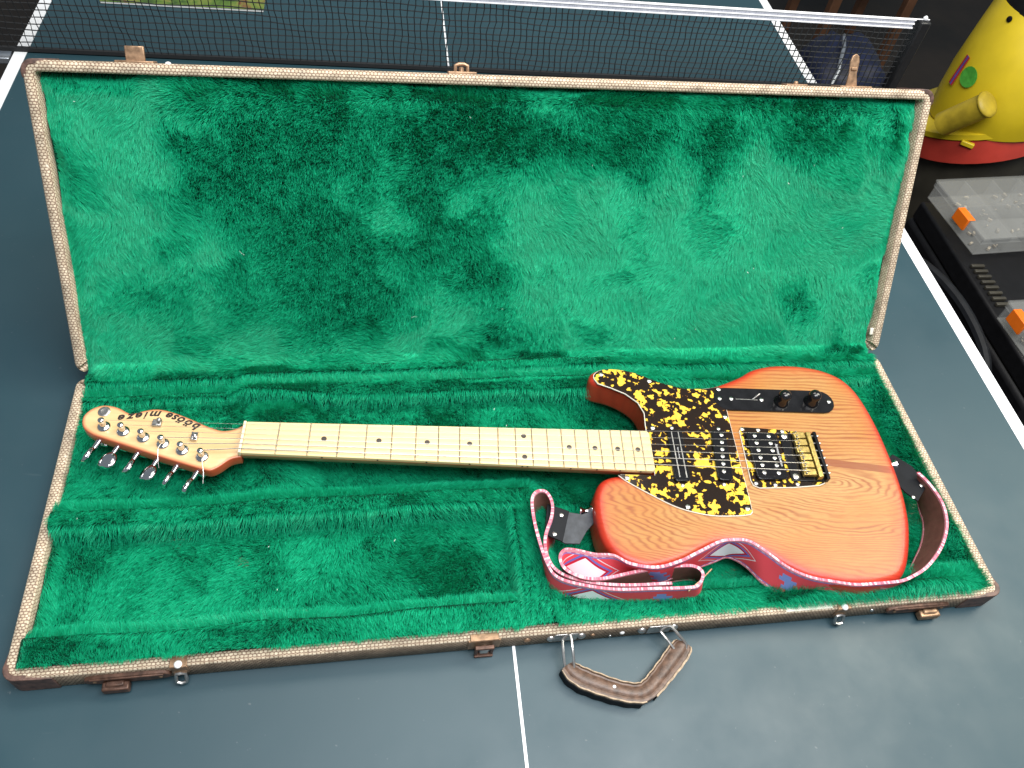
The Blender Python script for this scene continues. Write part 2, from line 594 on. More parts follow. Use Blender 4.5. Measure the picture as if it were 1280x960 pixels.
def offset_poly(poly, d):
    """inset (d>0) of a CCW polygon along averaged normals"""
    n = len(poly)
    out = []
    for i in range(n):
        p0, p1, p2 = Vector(poly[i - 1][:2]), Vector(poly[i][:2]), Vector(poly[(i + 1) % n][:2])
        e = ((p1 - p0).normalized() + (p2 - p1).normalized())
        if e.length < 1e-6:
            e = p2 - p1
        e.normalize()
        out.append((p1.x - e.y * d, p1.y + e.x * d))
    return out


def edge_dist(P, poly):
    P = np.asarray(P, float)[:, None, :]
    A = np.asarray(poly, float)
    B = np.roll(A, -1, 0)
    AB = (B - A)[None]
    t = np.clip(((P - A[None]) * AB).sum(-1) / ((AB ** 2).sum(-1) + 1e-12), 0, 1)
    return np.sqrt((((A[None] + t[..., None] * AB) - P) ** 2).sum(-1)).min(1)


def inside(P, poly):
    P = np.asarray(P, float)
    A = np.asarray(poly, float)
    B = np.roll(A, -1, 0)
    c = np.zeros(len(P), bool)
    for a, b in zip(A, B):
        m = ((a[1] > P[:, 1]) != (b[1] > P[:, 1]))
        xx = (b[0] - a[0]) * (P[:, 1] - a[1]) / (b[1] - a[1] + 1e-15) + a[0]
        c ^= m & (P[:, 0] < xx)
    return c


def slab(name, poly, ztop, thick, rad, mat, parent, grid=0.009, arc=5, rad_bottom=None):
    """flat board with rounded edges; stores 'edge' = distance from the outline on every vertex"""
    poly = ccw([tuple(p[:2]) for p in poly])
    rb = rad if rad_bottom is None else rad_bottom
    prof = []
    for k in range(arc + 1):
        a = PI / 2 * k / arc
        prof.append((rb * (1 - math.sin(a)), ztop - thick + rb * (1 - math.cos(a))))
    for k in range(arc + 1):
        a = PI / 2 * k / arc
        prof.append((rad * (1 - math.cos(a)), ztop - rad * (1 - math.sin(a))))
    n = len(poly)
    V, F, E = [], [], []
    for d, z in prof:
        V += [(x, y, z) for x, y in offset_poly(poly, d)]
        E += [d * 0.9] * n
    for i in range(len(prof) - 1):
        for k in range(n):
            j = (k + 1) % n
            F.append((i * n + k, i * n + j, (i + 1) * n + j, (i + 1) * n + k))
    F.append(tuple(range(n - 1, -1, -1)))
    top = offset_poly(poly, rad)
    o = (len(prof) - 1) * n
    xs = [p[0] for p in top]
    ys = [p[1] for p in top]
    gx, gy = np.meshgrid(np.arange(min(xs), max(xs), grid), np.arange(min(ys), max(ys), grid))
    G = np.stack([gx.ravel(), gy.ravel()], 1)
    G = G[inside(G, top)]
    G = G[edge_dist(G, top) > grid * 0.45]
    allp = [Vector(p) for p in top] + [Vector(p) for p in G]
    vo, _, fo, ov, _, _ = delaunay_2d_cdt(allp, [], [list(range(n))], 1, 1e-7)
    idx = []
    de = edge_dist([(p.x, p.y) for p in vo], poly)
    for i, p in enumerate(vo):
        src = [q for q in ov[i] if q < n]
        if src:
            idx.append(o + src[0])
        else:
            idx.append(len(V))
            V.append((p.x, p.y, ztop))
            E.append(float(de[i]))
    F += [tuple(idx[q] for q in f) for f in fo]
    me = bpy.data.meshes.new(name)
    me.from_pydata(V, [], F)
    me.materials.append(MATS[mat])
    at = me.attributes.new("edge", 'FLOAT', 'POINT')
    at.data.foreach_set("value", E)
    me.polygons.foreach_set("use_smooth", [True] * len(me.polygons))
    me.set_sharp_from_angle(angle=math.radians(50))
    me.update()
    ob = bpy.data.objects.new(name, me)
    COL.objects.link(ob)
    if parent:
        ob.parent = parent
    return ob


def text_mesh(s, size, shear=0.0, offset=0.0, extrude=0.0):
    cu = bpy.data.curves.new("glyph", 'FONT')
    cu.body = s
    cu.size = size
    cu.shear = shear
    cu.offset = offset
    cu.extrude = extrude
    cu.align_x = 'CENTER'
    cu.resolution_u = 3
    ob = bpy.data.objects.new("glyph", cu)
    COL.objects.link(ob)
    dg = bpy.context.evaluated_depsgraph_get()
    me = bpy.data.meshes.new_from_object(ob.evaluated_get(dg))
    vs = [v.co.copy() for v in me.vertices]
    fs = [tuple(p.vertices) for p in me.polygons]
    bpy.data.objects.remove(ob)
    bpy.data.curves.remove(cu)
    bpy.data.meshes.remove(me)
    return vs, fs


def dup(o, parent):
    c = o.copy()
    COL.objects.link(c)
    c.parent = parent
    return c


# ------------------------------------------------------------------ value noise for numpy
def vnoise(x, y, wl, seed):
    rs = np.random.RandomState(seed)
    tab = rs.rand(256, 256)
    x = x / wl + 77.3
    y = y / wl + 31.7
    xi, yi = np.floor(x).astype(int), np.floor(y).astype(int)
    fx, fy = x - xi, y - yi
    fx, fy = fx * fx * (3 - 2 * fx), fy * fy * (3 - 2 * fy)
    a = tab[xi % 256, yi % 256]
    b = tab[(xi + 1) % 256, yi % 256]
    c = tab[xi % 256, (yi + 1) % 256]
    d = tab[(xi + 1) % 256, (yi + 1) % 256]
    return (a * (1 - fx) + b * fx) * (1 - fy) + (c * (1 - fx) + d * fx) * fy - 0.5


def sstep(a, b, x):
    t = np.clip((x - a) / (b - a), 0, 1)
    return t * t * (3 - 2 * t)


# ================================================================== STRUCTURE
mb = MB()
mb.box(-4, 5, -3, 6, -0.80, -0.76)
structure(mb.build("floor", "floor"))

# ------------------------------------------------------------------ table
YN = 0.8526
table = empty("table_tennis_table", (0, YN, -0.76))
tag(table, "dark green table tennis table with white lines under the open guitar case", "table")
HX = 0.7625
for sgn in (-1, 1):
    y0, y1 = (-1.37, -0.003) if sgn < 0 else (0.003, 1.37)
    mb = MB()
    mb.box(-HX, HX, y0, y1, 0.738, 0.76)
    top = mb.build("tabletop", "table", table, bevel=0.0015)
    mb = MB()
    mb.box(-0.0016, 0.0016, y0 + 0.0005, y1 - 0.0005, 0.7602, 0.7606)
    mb.build("centre_line", "line_paint", top)
    for s in (-1, 1):
        mb = MB()
        xa, xb = (HX - 0.020, HX + 0.0006) if s > 0 else (-HX - 0.0006, -HX + 0.020)
        mb.box(xa, xb, y0 + 0.0005, y1 - 0.0005, 0.7595, 0.7606)
        mb.build("side_line", "line_paint", top)
    mb = MB()
    ya, yb = (y0 - 0.0006, y0 + 0.02) if sgn < 0 else (y1 - 0.02, y1 + 0.0006)
    mb.box(-HX + 0.0205, HX - 0.0205, ya, yb, 0.7595, 0.7606)
    mb.build("end_line", "line_paint", top)
    mb = MB()
    for s in (-1, 1):
        mb.box(s * 0.70 - 0.012, s * 0.70 + 0.012, y0 + 0.06, y1 - 0.06, 0.70, 0.7375)
    mb.box(-0.688, 0.688, y0 + 0.10, y0 + 0.125, 0.70, 0.7375)
    mb.box(-0.688, 0.688, y1 - 0.125, y1 - 0.10, 0.70, 0.7375)
    mb.build("apron", "table_edge", table)
    for s in (-1, 1):
        mb = MB()
        yy = y0 + 0.2 if sgn < 0 else y1 - 0.2
        mb.box(s * 0.62 - 0.02, s * 0.62 + 0.02, yy - 0.02, yy + 0.02, 0.0, 0.7375)
        mb.build("leg", "table_edge", table, bevel=0.002)

# ------------------------------------------------------------------ net
net = empty("table_tennis_net", (0, YN, 0))
tag(net, "black table tennis net with white top tape behind the open lid", "net")
HN = 0.1525
rn = np.random.RandomState(3)
mb = MB()
NX, NZ = 150, 12
zs = np.linspace(0.006, HN - 0.017, NZ)
xs = np.linspace(-0.905, 0.905, NX)
gx = np.zeros((NX, NZ, 3))
for i, x in enumerate(xs):
    for k, z in enumerate(zs):
        gx[i, k] = (x + 0.0016 * math.sin(i * 0.7 + k * 0.9) + rn.normal() * 0.0006, 0.0015 * math.sin(i * 0.33) + rn.normal() * 0.0004, z + 0.0010 * math.sin(i * 0.45 + k))


def cord(pts, w):
    vs, fs = [], []
    for p in pts:
        x, y, z = p
        vs += [(x - w, y, z - w), (x + w, y - w, z), (x + w * 0.2, y + w, z + w)]
    for i in range(len(pts) - 1):
        for a in range(3):
            b = (a + 1) % 3
            fs.append((i * 3 + a, i * 3 + b, i * 3 + 3 + b, i * 3 + 3 + a))
    mb.add(vs, fs)


for i in range(NX):
    cord(gx[i], 0.00085)
for k in range(NZ):
    cord(gx[:, k], 0.00085)
o = mb.build("netting", "net_cord", net)
o["kind"] = "stuff"
mb = MB()
mb.box(-0.905, 0.895, -0.0016, 0.0016, HN - 0.017, HN)
tp = mb.build("top_tape", "tape", net)
for z in (HN - 0.0165, HN - 0.0085, HN - 0.0004):
    mb = MB()
    mb.tube([(-0.905, -0.001, z), (0.0, -0.001, z), (0.897, -0.001, z)], 0.0019, 6)
    mb.build("hem", "tape_hem", tp)
mb = MB()
mb.tube([(-0.93, 0, HN), (0.0, 0, HN + 0.0005), (0.925, 0, HN + 0.001)], 0.0012, 6)
mb.build("tension_cord", "tape_hem", net)
mb = MB()
mb.box(-0.9, 0.9, -0.003, 0.003, 0.001, 0.008)
mb.build("bottom_hem", "net_cord", net)
for s in (-1, 1):
    mb = MB()
    mb.box(s * 0.915 - 0.011, s * 0.915 + 0.011, -0.012, 0.012, -0.02, HN)
    po = mb.build("post", "post_black", net, bevel=0.003)
    mb = MB()
    mb.lathe([(0.003, 0), (0.0045, 0.002), (0.0045, 0.005), (0.002, 0.008)], 10, T(s * 0.915, 0, HN))
    mb.build("cord_hook", "tape_hem", po, smooth=True)
    mb = MB()
    a, b = sorted((s * 0.772, s * 0.925))
    mb.box(a, b, -0.014, 0.010, -0.018, -0.006)
    mb.build("clamp", "grey_metal" if s < 0 else "post_black", net, bevel=0.002)

# ================================================================== GUITAR CASE
CX, CY, CA = 0.04133, -0.25876, 0.01949
W2, D, H = 0.5328, 0.3619, 0.030
case = empty("guitar_case", (CX, CY, 0), (0, 0, CA))
tag(case, "open tweed guitar case lined with green plush, lying on the table tennis table", "guitar case")
RIM = 0.0115


def tray(name, y0, y1, zb, zt, parent, hinge=None, rad=0.012):
    """walls of a tray: outer box minus inner box, rounded vertical corners, floor plate"""
    outer = rrect(-W2, W2, y0, y1, rad)
    inner = rrect(-W2 + RIM, W2 - RIM, y0 + RIM, y1 - RIM, 0.004)
    n = len(outer)
    V, F, MI = [], [], []
    rings = [(outer, zb + 0.003, 0), (outer, zt - 0.002, 0), (offset_poly(outer, 0.0016), zt, 0), (offset_poly(inner, -0.0016), zt, 0), (inner, zt - 0.002, 0), (inner, zb + 0.006, 0)]
    def low(x, y, z):
        if abs(x) < W2 - 0.0115 and hinge is not None and abs(y - hinge) < RIM + 0.002:
            return min(z, zt - 0.016)
        return z
    for poly, z, _ in rings:
        V += [(x, y, low(x, y, z)) for x, y in poly]
    for i in range(len(rings) - 1):
        for k in range(n):
            j = (k + 1) % n
            F.append((i * n + k, i * n + j, (i + 1) * n + j, (i + 1) * n + k))
            MI.append(1 if i == 0 else 0)
    o = (len(rings) - 1) * n
    F.append(tuple(range(o, o + n)))
    MI.append(1)
    bot = offset_poly(outer, 0.003)
    b0 = len(V)
    V += [(x, y, zb) for x, y in bot]
    for k in range(n):
        j = (k + 1) % n
        F.append((b0 + k, b0 + j, j, k))
        MI.append(1)
    F.append(tuple(range(b0 + n - 1, b0 - 1, -1)))
    MI.append(1)
    me = bpy.data.meshes.new(name)
    me.from_pydata(V, [], F)
    me.materials.append(MATS["tweed"])
    me.materials.append(MATS["tweed_worn"])
    me.polygons.foreach_set("material_index", MI)
    box_uv(me)
    me.polygons.foreach_set("use_smooth", [True] * len(me.polygons))
    me.set_sharp_from_angle(angle=math.radians(60))
    ob = bpy.data.objects.new(name, me)
    COL.objects.link(ob)
    ob.parent = parent
    return ob


base = tray("base", 0.0, D, 0.0, H, case, D)
LA = PI - 2.10026
L = 0.357
lid = tray("lid", 0.006, L, -0.046, 0.0, case, 0.006)
lid.location = (0, D, H)
lid.rotation_euler = (LA, 0, 0)


# ---- plush lining as real relief
def base_h(u, v):
    F0 = 0.0070
    h = np.full_like(u, F0)
    wv = 0.006 * vnoise(u, v, 0.09, 5)
    # neck trough floor is raised left of the body well
    h = h + sstep(0.10, 0.02, u) * sstep(0.150, 0.160, v) * 0.013
    # cradle bump under the neck near the nut
    bump = np.exp(-(((u + 0.292 + 0.03 * (v - 0.25)) / 0.032) ** 4)) * sstep(0.174, 0.200, v) * sstep(0.320, 0.295, v)
    h = h + bump * 0.016
    # ridge between the neck trough and the front compartment
    vr = 0.1655 + wv
    ridge = sstep(vr - 0.0165, vr - 0.0105, v) * sstep(vr + 0.024, vr + 0.006, v) * sstep(0.014, -0.006, u)
    h = np.maximum(h, F0 + ridge * 0.032)
    # ridge closing the compartment on the right
    r2 = sstep(-0.032, -0.026, u + wv) * sstep(0.020, 0.000, u) * sstep(0.178, 0.165, v)
    h = np.maximum(h, F0 + r2 * 0.029)
    # front bolster
    fb = sstep(0.044 + wv, 0.036 + wv, v)
    h = np.maximum(h, F0 + fb * (0.0265 - 0.005 * sstep(0.0, 0.06, u)))
    h = h + 0.017 * sstep(0.0085, 0.0165, v) * sstep(0.030, 0.020, v) * sstep(0.235, 0.30, u) * sstep(0.515, 0.47, u)
    # rear ledge
    vl = 0.311 + wv * 0.8 + 0.014 * sstep(-0.20, -0.34, u) + 0.016 * sstep(0.08, 0.22, u)
    lg = sstep(vl - 0.004, vl + 0.003, v)
    ext = 1 - 0.4 * sstep(-0.33, -0.36, u) - 0.5 * sstep(0.12, 0.30, u)
    h = np.maximum(h, F0 + lg * 0.035 * ext)
    # groove and rear roll up to the hinge
    gr = sstep(0.334, 0.340, v) * sstep(0.352, 0.346, v)
    h = h - gr * 0.016 * ext
    rr = sstep(0.344, 0.352, v)
    h = np.maximum(h, F0 + rr * 0.0265)
    # side rolls
    sd = np.maximum(sstep(-W2 + 0.024, -W2 + 0.013, u), sstep(W2 - 0.032, W2 - 0.012, u))
    h = np.maximum(h, F0 + sd * (0.010 + 0.010 * (u > 0)))
    return h + 0.0030 * vnoise(u, v, 0.035, 9) + 0.004 * vnoise(u, v, 0.12, 8)


def lid_h(u, v):
    e = np.minimum(np.minimum(u + W2 - RIM, W2 - RIM - u), L - RIM - v)
    pad = sstep(0.0, 0.020, e)
    h = -0.0175 + 0.0065 * pad + 0.007 * vnoise(u, v, 0.11, 11) + 0.004 * vnoise(u, v, 0.045, 12)
    return h + 0.012 * sstep(0.022, 0.0, v) * sstep(0.0, 0.02, np.minimum(u + W2 - RIM, W2 - RIM - u))


def relief(name, hf, u0, u1, v0, v1, step, parent):
    nu, nv = int((u1 - u0) / step) + 1, int((v1 - v0) / step) + 1
    U, V = np.meshgrid(np.linspace(u0, u1, nu), np.linspace(v0, v1, nv), indexing='ij')
    Z = hf(U, V)
    P = np.stack([U, V, Z], -1).reshape(-1, 3)
    idx = np.arange(nu * nv).reshape(nu, nv)
    F = np.stack([idx[:-1, :-1], idx[1:, :-1], idx[1:, 1:], idx[:-1, 1:]], -1).reshape(-1, 4)
    me = bpy.data.meshes.new(name)
    me.from_pydata(P.tolist(), [], F.tolist())
    me.materials.append(MATS["lining_cloth"])
    me.polygons.foreach_set("use_smooth", [True] * len(me.polygons))
    o = bpy.data.objects.new(name, me)
    COL.objects.link(o)
    o.parent = parent
    return o


relief("lining", base_h, -W2 + RIM - 0.001, W2 - RIM + 0.001, 0.010, D + 0.002, 0.003, base)
relief("lining", lid_h, -W2 + RIM - 0.001, W2 - RIM + 0.001, -0.004, L - RIM + 0.001, 0.006, lid)


def fur(name, hf, lean, u0, u1, v0, v1, n, parent, length, radius, seed, mask=None):
    rs = np.random.RandomState(seed)
    m = int(n * 1.5)
    u = rs.uniform(u0, u1, m)
    v = rs.uniform(v0, v1, m)
    e = 0.0012
    z = hf(u, v)
    zu = (hf(u + e, v) - hf(u - e, v)) / (2 * e)
    zv = (hf(u, v + e) - hf(u, v - e)) / (2 * e)
    wgt = np.sqrt(1 + zu ** 2 + zv ** 2)
    keep = rs.rand(m) < np.minimum(wgt / 3.2, 1.0) * 2.13
    keep &= rs.rand(m) < 1.0
    if mask is not None:
        keep &= mask(u, v)
    u, v, z, zu, zv = u[keep][:n * 2], v[keep][:n * 2], z[keep][:n * 2], zu[keep][:n * 2], zv[keep][:n * 2]
    k = len(u)
    nrm = np.stack([-zu, -zv, np.ones(k)], 1)
    nrm /= np.linalg.norm(nrm, axis=1)[:, None]
    lx, ly = lean(u, v)
    # tufts: fine-scale swirl shared by neighbours
    tx = vnoise(u, v, 0.0085, seed + 1) * 0.75 + vnoise(u, v, 0.0032, seed + 2) * 0.5
    ty = vnoise(u, v, 0.0085, seed + 3) * 0.75 + vnoise(u, v, 0.0032, seed + 4) * 0.5
    calm = np.clip(0.35 + 0.45 * np.hypot(lx, ly), 0.35, 1.0)
    tx, ty = tx * calm, ty * calm
    lx = lx + tx + rs.normal(0, 0.14, k)
    ly = ly + ty + rs.normal(0, 0.16, k)
    tan = np.stack([lx, ly, np.zeros(k)], 1)
    tan -= nrm * (tan * nrm).sum(1)[:, None]
    ln = length * rs.uniform(0.7, 1.2, k)
    P0 = np.stack([u, v, z], 1) - nrm * 0.0004
    pts = np.empty((k, 4, 3))
    up = nrm
    cur = P0
    for j in range(4):
        pts[:, j] = cur
        w = 0.45 + 0.45 * j
        d = up + tan * w
        d /= np.linalg.norm(d, axis=1)[:, None]
        cur = cur + d * (ln / 3)[:, None]
    cd = bpy.data.hair_curves.new(name)
    cd.add_curves([4] * k)
    cd.attributes["position"].data.foreach_set("vector", pts.astype(np.float32).ravel())
    ra = cd.attributes.new("radius", 'FLOAT', 'POINT') if "radius" not in cd.attributes else cd.attributes["radius"]
    ra.data.foreach_set("value", np.tile(np.array([1.0, 0.95, 0.75, 0.25], np.float32) * radius, k))
    cd.materials.append(MATS["fur"])
    o = bpy.data.objects.new(name, cd)
    COL.objects.link(o)
    o.parent = parent
    o["kind"] = "stuff"
    return o


def blob(u, v, cu, cv, ru, rv):
    d = ((u - cu) / ru) ** 2 + ((v - cv) / rv) ** 2
    return np.exp(-d)


def lean_lid(u, v):
    # brushed nap: lies sideways/downwards in pale areas, stands towards the front in dark ones
    wu = u + 0.03 * vnoise(u, v, 0.07, 21)
    wv_ = v + 0.03 * vnoise(u, v, 0.07, 22)
    a = 2.8 * vnoise(wu, wv_, 0.16, 23) + 2.4 * vnoise(wu, wv_, 0.055, 24) + 1.2 * vnoise(wu, wv_, 0.022, 27)
    dark = 1.35 * blob(wu, wv_, -0.26, 0.25, 0.16, 0.14) + 0.9 * blob(wu, wv_, -0.20, 0.10, 0.13, 0.07) + 1.4 * blob(wu, wv_, 0.14, 0.30, 0.15, 0.085) + 0.6 * blob(wu, wv_, -0.05, 0.30, 0.12, 0.06) + 0.5 * blob(wu, wv_, -0.12, 0.12, 0.10, 0.07) + 0.45 * blob(wu, wv_, 0.42, 0.26, 0.06, 0.05) - 0.35 * blob(wu, wv_, 0.16, 0.12, 0.14, 0.10) - 0.3 * blob(wu, wv_, -0.46, 0.26, 0.06, 0.10)
    dark = dark + 0.06 + 1.1 * vnoise(wu, wv_, 0.070, 25) + 0.8 * vnoise(wu, wv_, 0.030, 26)
    mag = 1.28 - 1.22 * np.tanh(1.9 * (dark - 0.32))
    ang = -1.9 + a
    return mag * np.cos(ang), mag * np.sin(ang)


def lean_base(u, v):
    wu = u + 0.02 * vnoise(u, v, 0.05, 31)
    wv_ = v + 0.02 * vnoise(u, v, 0.05, 32)
    a = 1.8 * vnoise(wu, wv_, 0.10, 33) + 1.2 * vnoise(wu, wv_, 0.04, 34)
    dark = 0.25 + 1.1 * vnoise(wu, wv_, 0.075, 35) + 0.7 * vnoise(wu, wv_, 0.030, 36) + 0.5 * blob(wu, wv_, -0.10, 0.10, 0.12, 0.06) + 0.3 * sstep(0.1, 0.3, u)
    mag = 1.20 - 1.1 * np.tanh(1.6 * (dark - 0.30))
    ang = -1.55 + a * 0.8
    lx, ly = mag * np.cos(ang), mag * np.sin(ang)
    # pile combed forward over the edges of the ridges
    rdg = np.maximum(sstep(0.140, 0.150, v) * sstep(0.182, 0.170, v) * (u < 0.0), sstep(0.300, 0.308, v) * sstep(0.334, 0.326, v) * (u < 0.16))
    rdg = rdg * (0.75 + 0.6 * vnoise(u, v, 0.05, 37))
    return lx * (1 - rdg) + rdg * 0.2 * lx, ly * (1 - rdg) - 0.85 * rdg


fur("plush_pile", lid_h, lean_lid, -W2 + RIM + 0.0005, W2 - RIM - 0.0005, -0.003, L - RIM - 0.001, 460000, lid, 0.0112, 0.00017, 41)
fur("plush_pile", base_h, lean_base, -W2 + RIM + 0.0005, W2 - RIM - 0.0005, 0.0105, D + 0.001, 500000, base, 0.0112, 0.00017, 51)


def lint(parent, hf, u0, u1, v0, v1, n, seed):
    rs = np.random.RandomState(seed)
    mb = MB()
    for q in range(n):
        u, v = rs.uniform(u0, u1), rs.uniform(v0, v1)
        z = float(hf(np.array([u]), np.array([v]))[0]) + 0.0075
        a, l = rs.uniform(0, PI), rs.choice([0.0008, 0.0014, 0.0035], p=[0.65, 0.25, 0.10])
        p = Vector((u, v, z))
        d = Vector((math.cos(a), math.sin(a), rs.normal() * 0.2)) * l
        e = Vector((-d.y, d.x, 0)) * 0.25
        mb.tube([tuple(p - d), tuple(p + e), tuple(p + d)], 0.00024, 5)
    o = mb.build("lint", "paper", parent)
    o["kind"] = "stuff"


lint(base, base_h, -0.50, 0.50, 0.02, 0.35, 26, 91)
lint(lid, lid_h, -0.50, 0.50, 0.01, 0.33, 16, 92)

# ---- corner patches, hardware
def patch(name, pts, parent, mat="corner_leather", bevel=0.0008):
    mb = MB()
    for p in pts:
        mb.box(*p)
    return mb.build(name, mat, parent, bevel=bevel, segs=2)


def corner_cap(parent, cx, cy, sx, sy, z0, z1, ext=0.032, low=True):
    """leather shoe wrapped round a rounded vertical corner"""
    r = 0.012
    t = 0.0012
    out = []
    cxx, cyy = cx - sx * r, cy - sy * r
    path = [(cx - sx * (r + ext), cy)] + [(cxx + sx * r * math.sin(a), cyy + sy * r * math.cos(a)) for a in np.linspace(0, PI / 2, 6)] + [(cx, cy - sy * (r + ext * 0.5))]
    V, F = [], []
    m = len(path)
    rs = random.Random(int(1000 * (cx + 3 * cy)))
    for i, (x, y) in enumerate(path):
        dx, dy = x - cxx, y - cyy
        l = math.hypot(dx, dy)
        if i == 0:
            nx, ny = 0, sy
        elif i == m - 1:
            nx, ny = sx, 0
        else:
            nx, ny = dx / l, dy / l
        top = z1 - rs.uniform(0.001, 0.006) if i in (0, m - 1) else z1 + 0.0008
        V += [(x + nx * t, y + ny * t, z0 + 0.0006), (x + nx * t, y + ny * t, top), (x - nx * 0.004, y - ny * 0.004, top), (x - nx * 0.004, y - ny * 0.004, z0 + 0.0006)]
    for i in range(m - 1):
        for k in range(4):
            j = (k + 1) % 4
            F.append((i * 4 + k, i * 4 + j, i * 4 + 4 + j, i * 4 + 4 + k))
    F += [(3, 2, 1, 0), ((m - 1) * 4, (m - 1) * 4 + 1, (m - 1) * 4 + 2, (m - 1) * 4 + 3)]
    mb = MB()
    mb.add(V, F)
    return mb.build("corner_patch", "corner_leather", parent, bevel=0.0006)


corner_cap(base, -W2, 0, -1, -1, 0.0, H)
corner_cap(base, W2, 0, 1, -1, 0.0, H)
for s in (-1, 1):
    corner_cap(lid, s * W2, L, s, 1, -0.046, 0.0, 0.012)


def dome(mb, p, d, r, h=None):
    h = h or r * 0.7
    mb.lathe([(r, 0), (r * 0.95, h * 0.35), (r * 0.72, h * 0.75), (r * 0.35, h * 0.97), (0.0003, h)], 12, frame_to(p, d))


def rivet(u, z, r, parent, mat="steel"):
    mb = MB()
    dome(mb, (u, -0.0002, z), (0, -1, 0), r)
    return mb.build("rivet", mat, parent, smooth=True)


for u, z, r, m in ((-0.0290, 0.018, 0.0040, "old_brass"), (-0.0030, 0.017, 0.0050, "steel"), (0.0300, 0.018, 0.0050, "steel"), (0.0430, 0.016, 0.0028, "old_brass"), (0.0760, 0.015, 0.0028, "paper"),
                   (0.0975, 0.018, 0.0050, "steel"), (0.1330, 0.020, 0.0050, "steel"), (0.0640, 0.008, 0.0018, "steel"), (-0.090, 0.012, 0.002, "old_brass"), (0.372, 0.017, 0.0024, "steel")):
    rivet(u, z, r, base, m)


def oval_hasp(u, flip):
    """pressed metal plate with a protruding fold-over catch on the front wall"""
    n = 20
    poly = [(u + 0.040 * math.copysign(abs(math.cos(a)) ** 0.6, math.cos(a)), 0.0155 + 0.0085 * math.copysign(abs(math.sin(a)) ** 0.7, math.sin(a))) for a in [2 * PI * k / n for k in range(n)]]
    mb = MB()
    mb.prism(poly, -0.0012, 0.0036, 0, Matrix(((1, 0, 0, 0), (0, 0, -1, 0), (0, 1, 0, 0), (0, 0, 0, 1))))
    mb.box(u - 0.034, u + 0.034, -0.0052, -0.0030, 0.0195, 0.0228)
    pl = mb.build("catch_plate", "rust_metal", base, bevel=0.001)
    mb = MB()
    a = u - 0.024 if flip < 0 else u + 0.002
    mb.box(a, a + 0.025, -0.0125, -0.0036, 0.0035, 0.0135)
    mb.box(a + 0.004, a + 0.021, -0.0095, -0.0036, 0.0135, 0.0165)
    mb.build("catch", "rust_metal" if flip < 0 else "old_brass", base, bevel=0.0018)
    for du in (-0.030, 0.030):
        mb = MB()
        dome(mb, (u + du, -0.0034, 0.0155), (0, -1, 0), 0.0022)
        mb.build("rivet", "old_brass", base, smooth=True)


oval_hasp(-0.424, -1)
oval_hasp(0.430, 1)


def ring_catch(u):
    mb = MB()
    mb.box(u - 0.008, u + 0.008, -0.0016, 0.0004, 0.014, 0.029)
    mb.box(u - 0.008, u + 0.008, -0.0016, 0.009, 0.0301, 0.0312)
    mb.build("catch_plate", "old_brass", base, bevel=0.0005)
    mb = MB()
    mb.tube([(u - 0.0045, -0.003, 0.016), (u - 0.005, -0.006, 0.010), (u - 0.0045, -0.008, 0.007), (u, -0.009, 0.006), (u + 0.0045, -0.008, 0.007), (u + 0.005, -0.006, 0.010), (u + 0.0045, -0.003, 0.016), (u, -0.003, 0.0175), (u - 0.0045, -0.003, 0.016)], 0.0018, 6)
    mb.build("catch_ring", "dull_chrome", base, smooth=True)
    mb = MB()
    dome(mb, (u, 0.001, 0.031), (0, 0, 1), 0.004)
    mb.build("rivet", "paper", base, smooth=True)


ring_catch(-0.3755)
ring_catch(0.332)

# centre lock with its hanging loop
mb = MB()
mb.box(-0.092, -0.058, -0.002, 0.0004, 0.010, 0.0295)
mb.box(-0.090, -0.060, -0.002, 0.006, 0.0303, 0.0315)
mb.build("lock_plate", "old_brass", base, bevel=0.0006)
mb = MB()
for a, b, z0, z1 in ((-0.085, -0.0815, -0.001, 0.022), (-0.0685, -0.065, -0.001, 0.022)):
    mb.box(a, b, -0.0075, -0.004, z0 + 0.002, z1)
mb.box(-0.085, -0.065, -0.0090, -0.0040, 0.0006, 0.0042)
mb.box(-0.085, -0.065, -0.0085, -0.0040, 0.0205, 0.0240)
mb.build("lock_loop", "rust_metal", base, bevel=0.0008)
mb = MB()
mb.box(-0.080, -0.070, -0.0075, -0.002, 0.0075, 0.0165)
mb.build("lock_tongue", "steel", base, bevel=0.0015)

# handle: two staples, two loops, cracked leather grip lying on the table
for u in (0.0140, 0.1180):
    mb = MB()
    mb.box(u - 0.026 + 0.012, u + 0.012, -0.0018, 0.0003, 0.009, 0.026)
    mb.build("handle_plate", "dull_chrome", base, bevel=0.002)
for pts in ([(0.0085, -0.004, 0.020), (0.0075, -0.016, 0.018), (0.0085, -0.032, 0.0105), (0.013, -0.0365, 0.0085), (0.0172, -0.0325, 0.0125), (0.0166, -0.016, 0.0235), (0.0165, -0.003, 0.026), (0.0125, -0.0015, 0.0235), (0.0085, -0.004, 0.020)],
            [(0.1175, -0.004, 0.019), (0.1245, -0.014, 0.016), (0.1345, -0.0275, 0.010), (0.140, -0.0275, 0.010), (0.1440, -0.0195, 0.0145), (0.1345, -0.009, 0.0225), (0.1275, -0.0015, 0.0255), (0.121, -0.0015, 0.0225), (0.1175, -0.004, 0.019)]):
    mb = MB()
    mb.tube(catmull(pts, 4, False), 0.00165, 8)
    mb.build("handle_loop", "steel", base, smooth=True)

